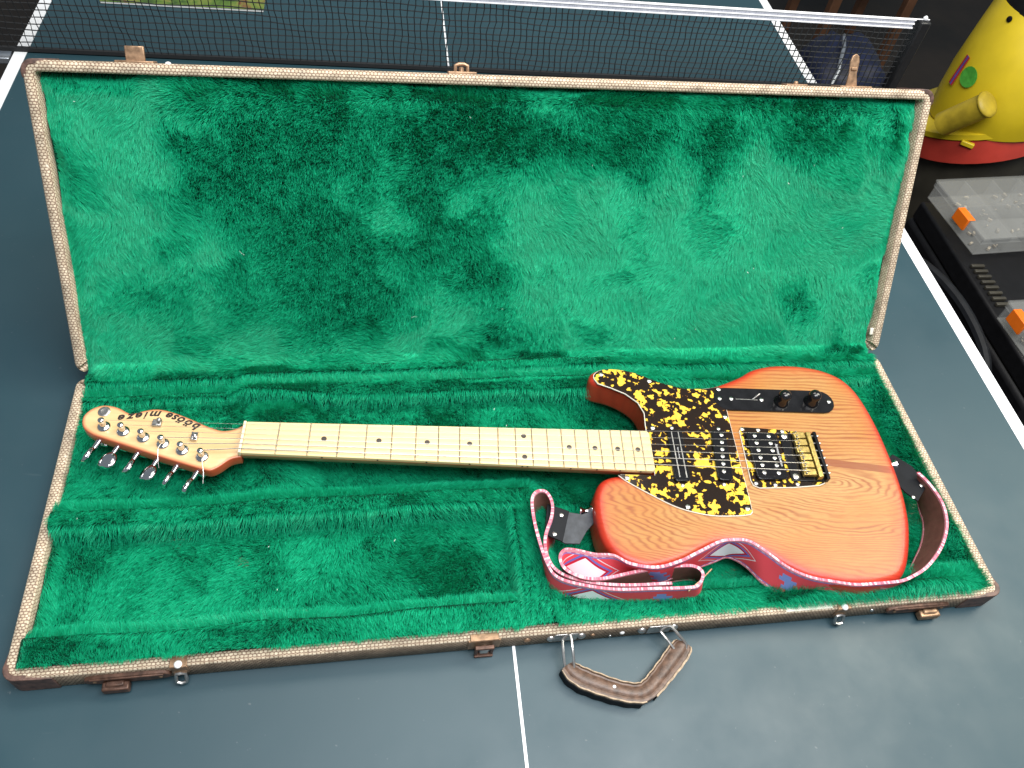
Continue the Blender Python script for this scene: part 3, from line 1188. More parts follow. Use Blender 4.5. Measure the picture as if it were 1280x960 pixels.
grip = [(0.0105, -0.0290), (0.0150, -0.0360), (0.0250, -0.0435), (0.0400, -0.0510), (0.0560, -0.0580), (0.0715, -0.0628), (0.0850, -0.0640), (0.0955, -0.0590), (0.1065, -0.0502), (0.1185, -0.0400), (0.1300, -0.0295), (0.1385, -0.0215), (0.1425, -0.0165)]
gw = [0.0075, 0.0100, 0.0112, 0.0110, 0.0106, 0.0104, 0.0104, 0.0104, 0.0106, 0.0110, 0.0115, 0.0108, 0.0078]
gp = catmull([(a, b, 0) for a, b in grip], 4, False)
gwi = np.interp(np.linspace(0, len(grip) - 1, len(gp)), range(len(grip)), gw)


def grip_part(name, prof, mat, i0=0, i1=None, parent=base, bevel=0.0):
    """prof: closed list of (across -1..1, z)"""
    i1 = len(gp) if i1 is None else i1
    V, F = [], []
    m = len(prof)
    ii = list(range(i0, i1))
    for i in ii:
        t = (gp[min(i + 1, len(gp) - 1)] - gp[max(i - 1, 0)]).normalized()
        nn = Vector((t.y, -t.x, 0))   # towards the camera side
        for a, z in prof:
            wob = 1 + 0.03 * math.sin(i * 1.7)
            p = gp[i] + nn * (a * gwi[i] * wob)
            V.append((p.x, p.y, z))
    for r in range(len(ii) - 1):
        for k in range(m):
            j = (k + 1) % m
            F.append((r * m + k, r * m + j, r * m + m + j, r * m + m + k))
    F.append(tuple(range(m - 1, -1, -1)))
    F.append(tuple(range((len(ii) - 1) * m, len(ii) * m)))
    mb = MB()
    mb.add(V, F)
    return mb.build(name, mat, parent, smooth=True, bevel=bevel, angle=40)


brk = 25
grip_part("handle_grip", [(-0.93, 0.002), (-0.93, 0.0115), (-0.80, 0.0128), (-0.66, 0.0124), (-0.50, 0.0138), (-0.25, 0.0150), (0.05, 0.0158), (0.30, 0.0150), (0.48, 0.0136), (0.62, 0.0140), (0.76, 0.0142), (0.90, 0.0138), (0.90, 0.002)], "leather_brown")
grip_part("grip_edge", [(0.90, 0.0125), (0.90, 0.0155), (1.03, 0.0155), (1.03, 0.0125)], "leather_edge", 1, brk)
grip_part("grip_edge", [(0.90, 0.0125), (0.90, 0.0155), (1.08, 0.0150), (1.08, 0.0125)], "leather_edge", brk + 2, len(gp) - 1)
grip_part("grip_edge", [(-1.02, 0.0115), (-1.02, 0.0142), (-0.90, 0.0146), (-0.90, 0.0115)], "leather_edge", 1, len(gp) - 1)
grip_part("grip_side", [(0.905, 0.0008), (0.905, 0.0123), (1.10, 0.0123), (1.14, 0.0008)], "leather_black", 0, brk - 1)
grip_part("grip_side", [(0.905, 0.0008), (0.905, 0.0123), (1.06, 0.0123), (1.06, 0.0008)], "leather_black", brk + 2, len(gp))
mb = MB()
dome(mb, (0.0555, -0.0560, 0.0152), (0, 0, 1), 0.0019, 0.0008)
mb.build("rivet", "paper", base, smooth=True)

# bare cloth patch on the front rim
mb = MB()
mb.box(0.262, 0.318, 0.0012, 0.0105, H - 0.001, H + 0.0005)
mb.build("tape_patch", "leather_edge" if False else "white_ply", base)

# lid-top hardware (local lid frame: y up the lid, z to the viewer)
mb = MB()
mb.box(-0.434, -0.414, L - 0.001, L + 0.017, -0.024, -0.020)
mb.box(-0.444, -0.404, L - 0.0005, L + 0.0022, -0.032, -0.012)
mb.build("hasp_tab", "old_brass", lid, bevel=0.001)
mb = MB()
dome(mb, (-0.388, L, -0.008), (0, 1, 0.3), 0.0032)
mb.build("rivet", "paper", lid, smooth=True)
mb = MB()
mb.box(-0.085, -0.052, L - 0.0005, L + 0.0028, -0.020, -0.004)
lk = mb.build("lock_plate", "old_brass", lid, bevel=0.0008)
mb = MB()
mb.tube([(-0.076, L + 0.002, -0.012), (-0.076, L + 0.009, -0.012), (-0.072, L + 0.0105, -0.012), (-0.066, L + 0.0105, -0.012), (-0.062, L + 0.009, -0.012), (-0.062, L + 0.002, -0.012)], 0.0022, 8)
mb.lathe([(0.0035, 0), (0.003, 0.006), (0.001, 0.007)], 10, frame_to((-0.069, L + 0.001, -0.012), (0, 1, 0)))
mb.build("lock_staple", "old_brass", lid, smooth=True)
mb = MB()
mb.box(0.332, 0.360, L - 0.0005, L + 0.0018, -0.018, -0.004)
mb.lathe([(0.003, 0), (0.0026, 0.003), (0.001, 0.004)], 10, frame_to((0.347, L + 0.0015, -0.010), (0, 1, 0)))
mb.build("catch_plate", "old_brass", lid, bevel=0.0005)
mb = MB()
mb.box(0.405, 0.449, L - 0.0005, L + 0.0018, -0.028, -0.006)
mb.build("hasp_plate", "old_brass", lid, bevel=0.0006)
mb = MB()
pl = [(0.4205, L), (0.4225, L + 0.016), (0.4215, L + 0.030), (0.4235, L + 0.037), (0.428, L + 0.0395), (0.432, L + 0.037), (0.434, L + 0.030), (0.433, L + 0.016), (0.4365, L)]
mb.prism(ccw(pl), -0.022, -0.0195)
mb.box(0.4235, 0.4315, L + 0.020, L + 0.0235, -0.0196, -0.0175)
mb.build("hasp_tab", "old_brass", lid, bevel=0.0007)
# loose threads of lining at the rim and hinge
mb = MB()
mb.box(W2 - 0.0165, W2 - 0.0112, 0.030, 0.040, -0.006, -0.0035)
mb.build("torn_cloth", "white_ply", lid, bevel=0.001)

# ================================================================== GUITAR
GX, GY, GA, GZ = -0.28679, -0.03039, -0.07401, 0.07486
gt = empty("electric_guitar", (GX, GY, GZ), (0, 0, GA))
tag(gt, "orange wood electric guitar with black and yellow pickguard lying in the green case", "guitar")
MM = 0.001
ZB = -0.009           # body top
outline = [(468, 27), (467.6, 40), (468.6, 60), (462.5, 77), (448, 90.5), (430, 99.5), (413, 104), (404.5, 110), (406, 121), (417, 129), (436, 132), (460, 128.5), (482.6, 119), (505, 110), (529, 105.5), (553, 107), (574, 113), (606, 128.5), (625, 141), (649, 149), (675, 152), (701, 151), (726, 145.5), (748, 133), (762, 112), (770, 82), (774.5, 48), (776, 17), (776.5, -9), (775, -40), (771.5, -65), (766, -88), (755, -117), (742.5, -140), (728, -153), (701, -160), (674, -161), (649, -158), (623.5, -152), (601, -140), (578, -124), (554, -114), (528, -115), (506, -125), (491, -132.5), (469, -140.5), (447, -145), (431, -142), (414, -134), (400, -118), (394, -94), (393.5, -62), (401, -40), (416, -30), (440, -27.2), (466, -27)]
outl = [(p.x * MM, p.y * MM) for p in catmull([(a, b, 0) for a, b in outline], 4)]
slab("body", outl, ZB, 0.0435, 0.0085, "body_wood", gt, 0.008, 6)


def plate(name, poly, z0, z1, mat, parent=gt, bevel=0.0):
    mb = MB()
    mb.prism(ccw(poly), z0, z1)
    return mb.build(name, mat, parent, bevel=bevel, segs=1)


FE_ = 0.648 * (1 - 2 ** (-21 / 12)) + 0.0115
pg = [(409, 111), (410, 118), (419, 125), (436, 127.5), (459, 124), (482, 114.8), (505, 105.5), (528, 100.8), (550, 101.8), (571.5, 106), (574.5, 104), (575.2, 85), (576.4, -60), (575.9, -75), (573, -78), (560, -80), (526, -80.5), (490, -72), (460, -56), (434, -39.5), (424, -31), (428, -29.2)]
pgc = [(p.x * MM, p.y * MM) for p in catmull([(a, b, 0) for a, b in pg[:8]], 4, False)] + [(x * MM, y * MM) for x, y in pg[8:15]] + [(p.x * MM, p.y * MM) for p in catmull([(a, b, 0) for a, b in pg[15:21]], 4, False)] + [(0.428, -0.0292), (FE_ + 0.0006, -0.0292), (FE_ + 0.0006, 0.0292), (0.4660, 0.0295), (0.4658, 0.041), (0.4670, 0.060), (0.461, 0.0757), (0.447, 0.0885), (0.4295, 0.0970), (0.4135, 0.1030)]
pgc = ccw(pgc)
lo = plate("pickguard", offset_poly(pgc, 0.0009), ZB + 0.0014, ZB + 0.0026, "tort")
plate("white_layer", pgc, ZB + 0.0002, ZB + 0.00145, "white_ply", lo)


def screw(x, y, z, parent, r=0.0031, mat="dull_chrome"):
    mb = MB()
    mb.lathe([(r, 0), (r * 0.95, 0.0006), (r * 0.6, 0.0012), (0.0003, 0.0014)], 12, T(x, y, z))
    return mb.build("screw", mat, parent, smooth=True)


for x, y in ((480.7, 110.2), (570.3, 101.5), (570.3, 58.2), (474.5, 37.4), (570.6, -71.1), (499.7, -70.6), (433.5, -34.3), (419, 117.5)):
    screw(x * MM, y * MM, ZB + 0.0026, lo)

# control plate
cp = []
for k in range(9):
    a = -PI / 2 + PI * k / 8
    cp.append((0.7045 + 0.0175 * math.cos(a), 0.0885 + 0.0175 * math.sin(a)))
for k in range(9):
    a = PI / 2 + PI * k / 8
    cp.append((0.5785 + 0.0175 * math.cos(a), 0.0870 + 0.0175 * math.sin(a)))
ctl = plate("control_plate", cp, ZB + 0.0003, ZB + 0.0032, "black_plate", bevel=0.0006)
for x, y in ((568.6, 86.2), (584, 86.6), (624.2, 86.9), (715.2, 88.3)):
    screw(x * MM, y * MM, ZB + 0.0032, ctl, 0.0029)
mb = MB()
mb.box(0.590, 0.619, 0.0860, 0.0871, ZB + 0.0030, ZB + 0.0034)
mb.build("switch_slot", "dull_chrome", ctl)
mb = MB()
mb.tube([(0.612, 0.0866, ZB + 0.003), (0.616, 0.0890, ZB + 0.006), (0.6215, 0.0925, ZB + 0.0085)], [0.0011, 0.0010, 0.0009], 6)
mb.build("switch_lever", "dull_chrome", ctl, smooth=True)
for x, y in ((650.0, 85.0), (690.5, 87.0)):
    mb = MB()
    mb.lathe([(0.0098, 0), (0.0098, 0.0015), (0.0085, 0.0040), (0.0078, 0.0100), (0.0080, 0.0125), (0.0076, 0.0155), (0.0062, 0.0180), (0.0036, 0.0194), (0.0003, 0.0198)], 28, T(x * MM, y * MM, ZB + 0.0033))
    mb.build("knob", "black_plastic", ctl, smooth=True, angle=70)

# bridge plate in tortoiseshell, saddles in brass
bp = [(588, 44.5), (640, 42.5), (676, 38), (680, 34), (678.5, -27), (675, -33.5), (668, -36.5), (634, -40.5), (592, -42.5), (585, -39), (583, -32), (584.5, 38)]
bp = ccw([(x * MM, y * MM) for x, y in bp])
br = plate("bridge_plate", offset_poly(bp, 0.0008), ZB + 0.0014, ZB + 0.0026, "tort")
plate("white_layer", bp, ZB + 0.0002, ZB + 0.00145, "white_ply", br)
for x, y in ((588.5, 40.5), (609, 40.2), (588.5, -36.8), (612, -38.3), (640, -36.5), (640, 39.3)):
    screw(x * MM, y * MM, ZB + 0.0026, br, 0.0028)
mb = MB()
mb.box(0.6335, 0.6785, -0.0325, 0.0350, ZB + 0.0027, ZB + 0.0042)
mb.box(0.6745, 0.6785, -0.0325, 0.0350, ZB + 0.0042, ZB + 0.0115)
hb = mb.build("bridge_base", "black_plate", gt, bevel=0.0006)
mb = MB()
mb.box(0.6645, 0.6705, -0.0310, 0.0335, ZB + 0.0043, ZB + 0.0125)
mb.build("brass_bar", "brass", hb, bevel=0.0008)
SV = [(-25.0 + 53.0 * k / 5) * MM + 0.0015 for k in range(6)]
for k in range(6):
    y = SV[k]
    dx = 0.0008 * ((k * 7) % 3)
    mb = MB()
    mb.box(0.6470 + dx, 0.6635, y - 0.0046, y + 0.0046, ZB + 0.0060, ZB + 0.0112)
    mb.build("saddle", "brass", hb, bevel=0.0009)
    mb = MB()
    for s in (-1, 1):
        mb.lathe([(0.0011, 0), (0.0011, 0.0088), (0.0006, 0.0094)], 8, T(0.6500 + dx, y + s * 0.0030, ZB + 0.0042))
    mb.build("height_screws", "steel", hb, smooth=True)
    mb = MB()
    mb.lathe([(0.0018, 0), (0.0020, 0.0012), (0.0014, 0.0028), (0.0003, 0.0032)], 10, frame_to((0.6785, y, ZB + 0.0085), (1, 0, 0.2)))
    mb.tube([(0.6780, y, ZB + 0.0085), (0.6710, y, ZB + 0.0086)], 0.0009, 6)
    mb.build("intonation_screw", "steel", hb, smooth=True)
for y in (0.0305, -0.0270):
    mb = MB()
    mb.lathe([(0.0042, 0), (0.0042, 0.0012), (0.0030, 0.0020), (0.0003, 0.0021)], 14, T(0.6395, y, ZB + 0.0042))
    mb.build("mounting_screw", "dull_chrome", hb, smooth=True)


def pickup(name, quad, ztop, r=0.005):
    q = [Vector((x * MM, y * MM, 0)) for x, y in quad]
    pts = []
    n = len(q)
    for i in range(n):
        p0, p1, p2 = q[i - 1], q[i], q[(i + 1) % n]
        a = p1 + (p0 - p1).normalized() * r
        b = p1 + (p2 - p1).normalized() * r
        for k in range(5):
            t = k / 4
            pts.append(((1 - t) ** 2 * a + 2 * t * (1 - t) * p1 + t * t * b)[:2])
    mb = MB()
    mb.prism(ccw([tuple(p) for p in pts]), ZB + 0.0027, ztop)
    return mb.build(name, "black_plastic", gt, bevel=0.0011)


# neck rail pickup
pn = pickup("neck_pickup", [(490.5, 34), (510, 35), (508.5, -38), (489, -39)], ZB + 0.0062)
for x in (0.4955, 0.5040):
    mb = MB()
    mb.box(x - 0.0006, x + 0.0006, -0.034, 0.030, ZB + 0.0062, ZB + 0.0069)
    mb.build("rail", "dull_chrome", pn)
for y in (0.0385, -0.0425):
    screw(0.4985, y, ZB + 0.0026, pn, 0.0026)
# middle single coil
pm = pickup("middle_pickup", [(546, 36), (565, 36), (560.5, -36), (541.5, -36)], ZB + 0.0064, 0.007)
for k, (x, y) in enumerate(((558, 28), (556.5, 17.4), (554.8, 7), (553.3, -3), (551.9, -13.4), (550.6, -24))):
    mb = MB()
    mb.lathe([(0.0026, 0), (0.0026, 0.0007), (0.0019, 0.0011), (0.0003, 0.0012)], 12, T(x * MM, y * MM, ZB + 0.0064))
    mb.build("pole_piece", "dull_chrome", pm, smooth=True)
for x, y in ((0.5580, 0.0395), (0.5490, -0.0395)):
    screw(x, y, ZB + 0.0026, pm, 0.0026)
# bridge humbucker
ph_ = pickup("bridge_pickup", [(590, 34.5), (628, 35), (628.5, -31.5), (590.5, -33.5)], ZB + 0.0066, 0.006)
mb = MB()
mb.box(0.6092, 0.6100, -0.0300, 0.0320, ZB + 0.0065, ZB + 0.0069)
mb.build("coil_gap", "black_plate", ph_)
for cxp in (600.3, 618.2):
    for k in range(6):
        mb = MB()
        y = (28.6 - 10.5 * k) * MM
        mb.lathe([(0.0026, 0), (0.0026, 0.0006), (0.0018, 0.0010), (0.0003, 0.0011)], 12, T(cxp * MM, y, ZB + 0.0066))
        mb.build("pole_piece", "dull_chrome", ph_, smooth=True)


def lettering(s, size, M, parent, mat, name="lettering", **kw):
    vs, fs = text_mesh(s, size, **kw)
    mb = MB()
    mb.add([M @ v for v in vs], fs)
    return mb.build(name, mat, parent)


lettering("Seymour Duncan", 0.0046, T(0.6235, 0.0018, ZB + 0.0068, -PI / 2), ph_, "print_white", shear=0.25)
lettering("Seymour Duncan", 0.0024, T(0.4992, 0.000, ZB + 0.00635, -PI / 2), pn, "print_white", shear=0.25)

# ---- neck, fretboard, frets
SC = 648.0
fr = [SC * (1 - 2 ** (-i / 12)) * MM for i in range(22)]
FE = fr[21] + 0.0115


def hw(u):
    return 0.021 + (0.028 - 0.021) * u / fr[21]


mb = MB()
st = np.linspace(-0.004, FE - 0.003, 24)
V, F = [], []
K = 9
for u in st:
    w = hw(max(u, 0))
    dp = 0.0165 + 0.004 * u / FE
    V.append((u, w, -0.0046))
    for k in range(K):
        a = PI * k / (K - 1)
        V.append((u, w * 0.995 * math.cos(a), -0.0055 - dp * math.sin(a) ** 0.8))
    V.append((u, -w, -0.0046))
m = K + 2
for i in range(len(st) - 1):
    for k in range(m):
        j = (k + 1) % m
        F.append((i * m + j, i * m + k, i * m + m + k, i * m + m + j))
F.append(tuple(range(m)))
F.append(tuple(range(len(st) * m - 1, (len(st) - 1) * m - 1, -1)))
mb.add(V, F)
neck = mb.build("neck", "neck_maple", gt, smooth=True, angle=50)
mb = MB()
fbp = [(-0.0005, -0.021), (FE - 0.004, -hw(FE)), (FE - 0.001, -hw(FE) + 0.0012), (FE, -hw(FE) + 0.004), (FE, hw(FE) - 0.004), (FE - 0.001, hw(FE) - 0.0012), (FE - 0.004, hw(FE)), (-0.0005, 0.021)]
mb.prism(ccw(fbp), -0.0046, 0.0)
fb = mb.build("fretboard", "maple", gt, bevel=0.0007)
for i in range(1, 22):
    w = hw(fr[i]) - 0.0004
    mb = MB()
    nseg = 5
    vs, fs = [], []
    for y in (-w, w):
        for k in range(nseg):
            a = PI * k / (nseg - 1)
            vs.append((fr[i] + 0.0009 * math.cos(a), y, -0.0002 + 0.0010 * math.sin(a)))
    for k in range(nseg - 1):
        fs.append((k, k + 1, nseg + k + 1, nseg + k))
    fs += [tuple(range(nseg - 1, -1, -1)), tuple(range(nseg, 2 * nseg))]
    mb.add(vs, fs)
    mb.build("fret", "fret_metal", fb, smooth=True)
for i in (3, 5, 7, 9, 12, 15, 17, 19, 21):
    x = (fr[i] + fr[i - 1]) / 2
    for y in ((0.0145, -0.0145) if i == 12 else (0.001,)):
        mb = MB()
        mb.lathe([(0.0031, -0.0005), (0.0031, 0.00025)], 18, T(x, y, 0))
        mb.build("fret_marker", "dot_black", fb)
    mb = MB()
    for dx in ((-0.003, 0.003) if i == 12 else (0,)):
        mb.lathe([(0.0011, -0.001), (0.0011, 0.0003)], 10, frame_to((x + dx, -hw(x), -0.0024), (0, -1, 0)))
    mb.build("side_marker", "dot_black", fb)
mb = MB()
mb.box(-0.0038, -0.0006, -0.0211, 0.0211, -0.006, 0.0016)
mb.build("nut", "bone", gt, bevel=0.0007)

# ---- headstock
hs = [(-1, 21.3), (-7, 20.5), (-13, 16.4), (-21, 13.6), (-30, 13.4), (-45.6, 18.6), (-58, 24.4), (-74.4, 31.5), (-91.4, 37.4), (-105, 39.2), (-117, 36.4), (-127, 32.4), (-133, 32.4), (-143.6, 38.2), (-153, 41.2), (-163.5, 41.6), (-174, 36), (-179.8, 25), (-176.5, 12), (-166, 3), (-150.5, -3), (-120, -13), (-86.6, -24.2), (-55, -34), (-37.5, -39), (-30, -39.6), (-22, -34.5), (-12, -24.8), (-1, -21.3)]
hsl = [(p.x * MM, p.y * MM) for p in catmull([(a, b, 0) for a, b in hs], 4, False)]
head = slab("headstock", hsl, -0.0078, 0.0142, 0.0016, "headstock_maple", gt, 0.008, 3)

posts = [(-154, 12.4), (-132.3, 6.9), (-109.4, -0.4), (-86.9, -7.6), (-64.8, -15.4), (-42.2, -23.0)]
pd = Vector((-0.304, -0.953, 0)).normalized()
al = Vector((0.953, -0.304, 0)).normalized()
ZH = -0.0078
for k, (x, y) in enumerate(posts):
    p = Vector((x * MM, y * MM, 0))
    tn = empty("tuner", (0, 0, 0), parent=gt)
    mb = MB()
    mb.lathe([(0.0070, 0), (0.0070, 0.0010), (0.0058, 0.0021), (0.0042, 0.0027), (0.0038, 0.0027)], 24, T(p.x, p.y, ZH + 0.0001))
    mb.build("ferrule", "chrome", tn, smooth=True, angle=60)
    mb = MB()
    mb.lathe([(0.0034, 0), (0.0034, 0.0045), (0.0030, 0.0062), (0.0030, 0.0085), (0.0034, 0.0100), (0.0034, 0.0114), (0.0026, 0.0121), (0.0003, 0.0122)], 16, T(p.x, p.y, ZH + 0.0022))
    mb.build("post", "chrome", tn, smooth=True, angle=60)
    mb = MB()
    a = p + pd * 0.008 + Vector((0, 0, -0.0265))
    mb.box(-0.0075, 0.0075, -0.0065, 0.0065, 0, 0.0045, 0, Matrix.Translation(a) @ Matrix(((al.x, pd.x, 0, 0), (al.y, pd.y, 0, 0), (0, 0, 1, 0), (0, 0, 0, 1))))
    mb.build("gear_housing", "chrome", tn, bevel=0.0015)
    mb = MB()
    z = -0.0175
    s0, s1 = 0.0150 - 0.002, 0.0250
    mb.tube([tuple(p + pd * s0 + Vector((0, 0, z))), tuple(p + pd * (s0 + 0.006) + Vector((0, 0, z))), tuple(p + pd * s1 + Vector((0, 0, z)))], [0.0036, 0.0030, 0.0025], 12)
    mb.build("shaft", "chrome", tn, smooth=True)
    # button: flattened oval, each turned differently about the shaft
    rot = [1.25, 0.15, 1.0, 0.35, 1.3, 1.5][k]
    big = [1, 1, 1, 1, 1, 0.8][k]
    c = p + pd * 0.0335 + Vector((0, 0, z))
    side = (al * math.cos(rot) + Vector((0, 0, 1)) * math.sin(rot)).normalized()
    thn = pd.cross(side).normalized()
    V, F = [], []
    prof = [(-0.0092, 0.35), (-0.0080, 0.62), (-0.0045, 0.86), (0.0005, 1.0), (0.0050, 0.98), (0.0082, 0.80), (0.0098, 0.45)]
    nb = 14
    for tt, sc in prof:
        for q in range(nb):
            an = 2 * PI * q / nb
            ca_, sa_ = math.cos(an), math.sin(an)
            wx = 0.0096 * sc * big * math.copysign(abs(ca_) ** 0.8, ca_)
            wy = 0.0034 * (0.6 + 0.4 * sc) * math.copysign(abs(sa_) ** 0.8, sa_)
            V.append(c + pd * tt + side * wx + thn * wy)
    for i in range(len(prof) - 1):
        for q in range(nb):
            r_ = (q + 1) % nb
            F.append((i * nb + q, i * nb + r_, (i + 1) * nb + r_, (i + 1) * nb + q))
    F += [tuple(range(nb - 1, -1, -1)), tuple(range((len(prof) - 1) * nb, len(prof) * nb))]
    mb = MB()
    mb.add(V, F)
    mb.build("button", "chrome", tn, smooth=True, angle=60)

# end disc, string trees
mb = MB()
mb.lathe([(0.0066, 0), (0.0066, 0.0010), (0.0050, 0.0018), (0.0030, 0.0014), (0.0003, 0.0013)], 22, T(-0.1590, 0.0325, ZH))
mb.build("string_retainer_disc", "dull_chrome", gt, smooth=True, angle=60)
mb = MB()
mb.box(-0.1035, -0.0935, 0.0140, 0.0225, ZH, ZH + 0.0045)
mb.lathe([(0.003, 0), (0.003, 0.0022), (0.0015, 0.0030)], 12, T(-0.0965, 0.0205, ZH + 0.0045))
mb.build("string_tree", "rust_metal" if False else "dull_chrome", gt, bevel=0.0016)
mb = MB()
mb.box(-0.0580, -0.0515, -0.0035, 0.0070, ZH + 0.002, ZH + 0.0042)
mb.box(-0.0580, -0.0560, -0.0030, 0.0065, ZH + 0.0042, ZH + 0.0056)
mb.lathe([(0.0024, 0), (0.0024, 0.0018), (0.0012, 0.0024)], 12, T(-0.0545, 0.0018, ZH + 0.0042))
mb.lathe([(0.0016, 0), (0.0016, 0.002)], 10, T(-0.0545, 0.0018, ZH))
mb.build("string_tree", "chrome", gt, bevel=0.0004)

# hand-lettered name, upside down for the camera, following the upper edge
word = "bööse mieze"
lp = [(-56.1, 17.0), (-65.0, 20.8), (-73.9, 24.8), (-81.0, 27.6), (-87.6, 30.0), None, (-103.1, 31.8), (-112.6, 30.4), (-120.0, 29.2), (-128.4, 27.2), (-138.0, 25.4)]
rot = [-0.42, -0.42, -0.40, -0.36, -0.30, 0, 0.05, 0.14, 0.16, 0.18, 0.15]
mb = MB()
for ch, p, r in zip(word, lp, rot):
    if p is None:
        continue
    vs, fs = text_mesh(ch, 0.0136, shear=0.30, offset=0.00026 if ch == "i" else 0.00048)
    M = T(p[0] * MM, p[1] * MM, ZH + 0.00025, PI + r) @ Matrix.Scale(1.10, 4, (1, 0, 0)) @ Matrix.Translation((0, -0.0038, 0))
    mb.add([M @ v for v in vs], fs)
mb.build("name_lettering", "ink", head)

# ---- strings
gau = [0.00056, 0.00048, 0.00040, 0.00026, 0.00022, 0.00020]
for k in range(6):
    yn = (-16.6 + 32.4 * k / 5) * MM
    yb = SV[k]
    px, py = posts[5 - k]
    zpost = ZH + 0.0022 + 0.0072
    pts = [(px * MM, (py + 2.6) * MM, zpost), (-0.0045, yn, 0.0020), (0.0, yn, 0.0022), (0.32, yn + (yb - yn) * 0.32 / 0.65, 0.0035), (0.6495, yb, 0.0041), (0.657, yb, 0.0015), (0.6625, yb, -0.0010)]
    mb = MB()
    mb.tube(pts, gau[k], 6)
    mb.build("string", "string_metal", gt, smooth=True)
# loose string ends at two posts
for pts in ([(-0.0405, -0.0255, 0.001), (-0.0385, -0.034, 0.003), (-0.0350, -0.047, 0.000), (-0.0345, -0.0575, -0.006)], [(-0.0850, -0.0105, 0.000), (-0.0875, -0.019, 0.001), (-0.0865, -0.030, -0.004), (-0.0850, -0.0375, -0.010)]):
    mb = MB()
    mb.tube(catmull(pts, 4, False), 0.00035, 5)
    mb.build("string_end", "string_metal", gt, smooth=True)
# strap pins
for p, d in (((0.3935, -0.066, -0.030), (-1, -0.1, 0)), ((0.7765, 0.010, -0.030), (1, 0.05, 0))):
    mb = MB()
    mb.lathe([(0.0065, -0.001), (0.0060, 0.002), (0.0035, 0.005), (0.0035, 0.009), (0.0062, 0.0125), (0.0068, 0.0145), (0.004, 0.0155)], 16, frame_to(p, d))
    mb.build("strap_pin", "chrome", gt, smooth=True, angle=60)

# ================================================================== STRAP
SP = [(515, -101, 62, 530, -117, 22), (521, -118, 64, 528, -131, 20), (524, -144, 66, 526, -146, 20), (519, -168, 66, 519, -162, 20), (508, -188, 65, 509, -177, 20), (492, -206, 64, 496, -191, 21), (470, -223, 62, 478, -209, 19), (452, -231, 58, 461, -220, 14), (436, -235, 55, 448, -227, 11), (409, -235, 52, 425, -234, 9), (384, -234, 50, 400, -236, 7), (359, -229, 50, 372, -235, 6), (332, -223, 52, 342, -229, 7), (307, -212, 57, 314, -225, 13), (283, -194, 64, 290, -212, 22), (265, -184, 69, 275, -193, 25), (247, -183, 72, 256, -182, 27), (231, -184, 71, 238, -186, 26), (206, -193, 68, 218, -191, 23), (183, -201, 64, 197, -196, 20), (156, -205, 60, 170, -203, 16), (128, -199, 60, 142, -194, 16), (112, -188, 58, 119, -201, 14), (92, -184, 55, 96, -208, 16), (72, -178, 55, 78, -202, 16), (59, -177, 55, 67, -194, 13), (53, -186, 55, 65, -189, 11), (58, -198, 52, 71, -192, 9), (77, -208, 50, 86, -204, 5), (99, -210, 50, 109, -207, 5), (130, -206, 52, 141, -206, 7), (153, -204, 54, 165, -203, 10), (185, -203, 56, 198, -200, 12), (202, -205, 56, 215, -201, 12), (209, -213, 54, 221, -208, 10), (202, -224, 50, 215, -222, 6), (188, -226, 50, 199, -225, 5), (154, -225, 50, 163, -227, 5), (107, -223, 50, 115, -225, 5), (66, -215, 52, 72, -221, 7), (45, -207, 56, 54, -216, 12), (37, -194, 60, 44, -211, 18), (32, -172, 62, 42, -189, 21), (29, -142, 62, 40, -156, 19), (30, -117, 62, 40, -122, 17), (37, -107, 62, 48, -112, 17), (47, -108, 62, 57, -112, 17), (52, -121, 62, 62, -124, 17), (50, -137, 60, 59, -141, 15), (40, -161, 56, 50, -169, 12), (39, -183, 56, 50, -189, 12), (49, -200, 52, 60, -206, 8), (76, -212, 50, 84, -215, 5), (119, -219, 50, 129, -221, 5), (173, -220, 50, 185, -221, 6)]
strap = empty("guitar_strap", (0.30, -0.20, 0.03))
tag(strap, "red woven guitar strap with white and blue pattern looped along the guitar body", "strap")


def sub(pts):
    return [tuple(a - b for a, b in zip(p, (0.30, -0.20, 0.03))) for p in pts]


def toward(p, k):
    d = (Vector((-132.5, -553.3, 842.0)) - Vector(p)).normalized()
    return tuple(Vector(p) + d * k)


sh = np.interp(range(len(SP)), [0, 5, 8, 12, 16, 22, 27, 34, 38, 54], [0, 2, 16, 17, 15, 15, 12, 10, 6, 4])
SP = [toward(p[:3], k) + toward(p[3:], k) for p, k in zip(SP, sh)]
A = catmull([tuple(v * MM for v in p[:3]) for p in SP], 5, False)
B = catmull([tuple(v * MM for v in p[3:]) for p in SP], 5, False)
off = Vector((0.30, -0.20, 0.03))
A = [p - off for p in A]
B = [p - off for p in B]
TH = 0.0013
nrow = 5


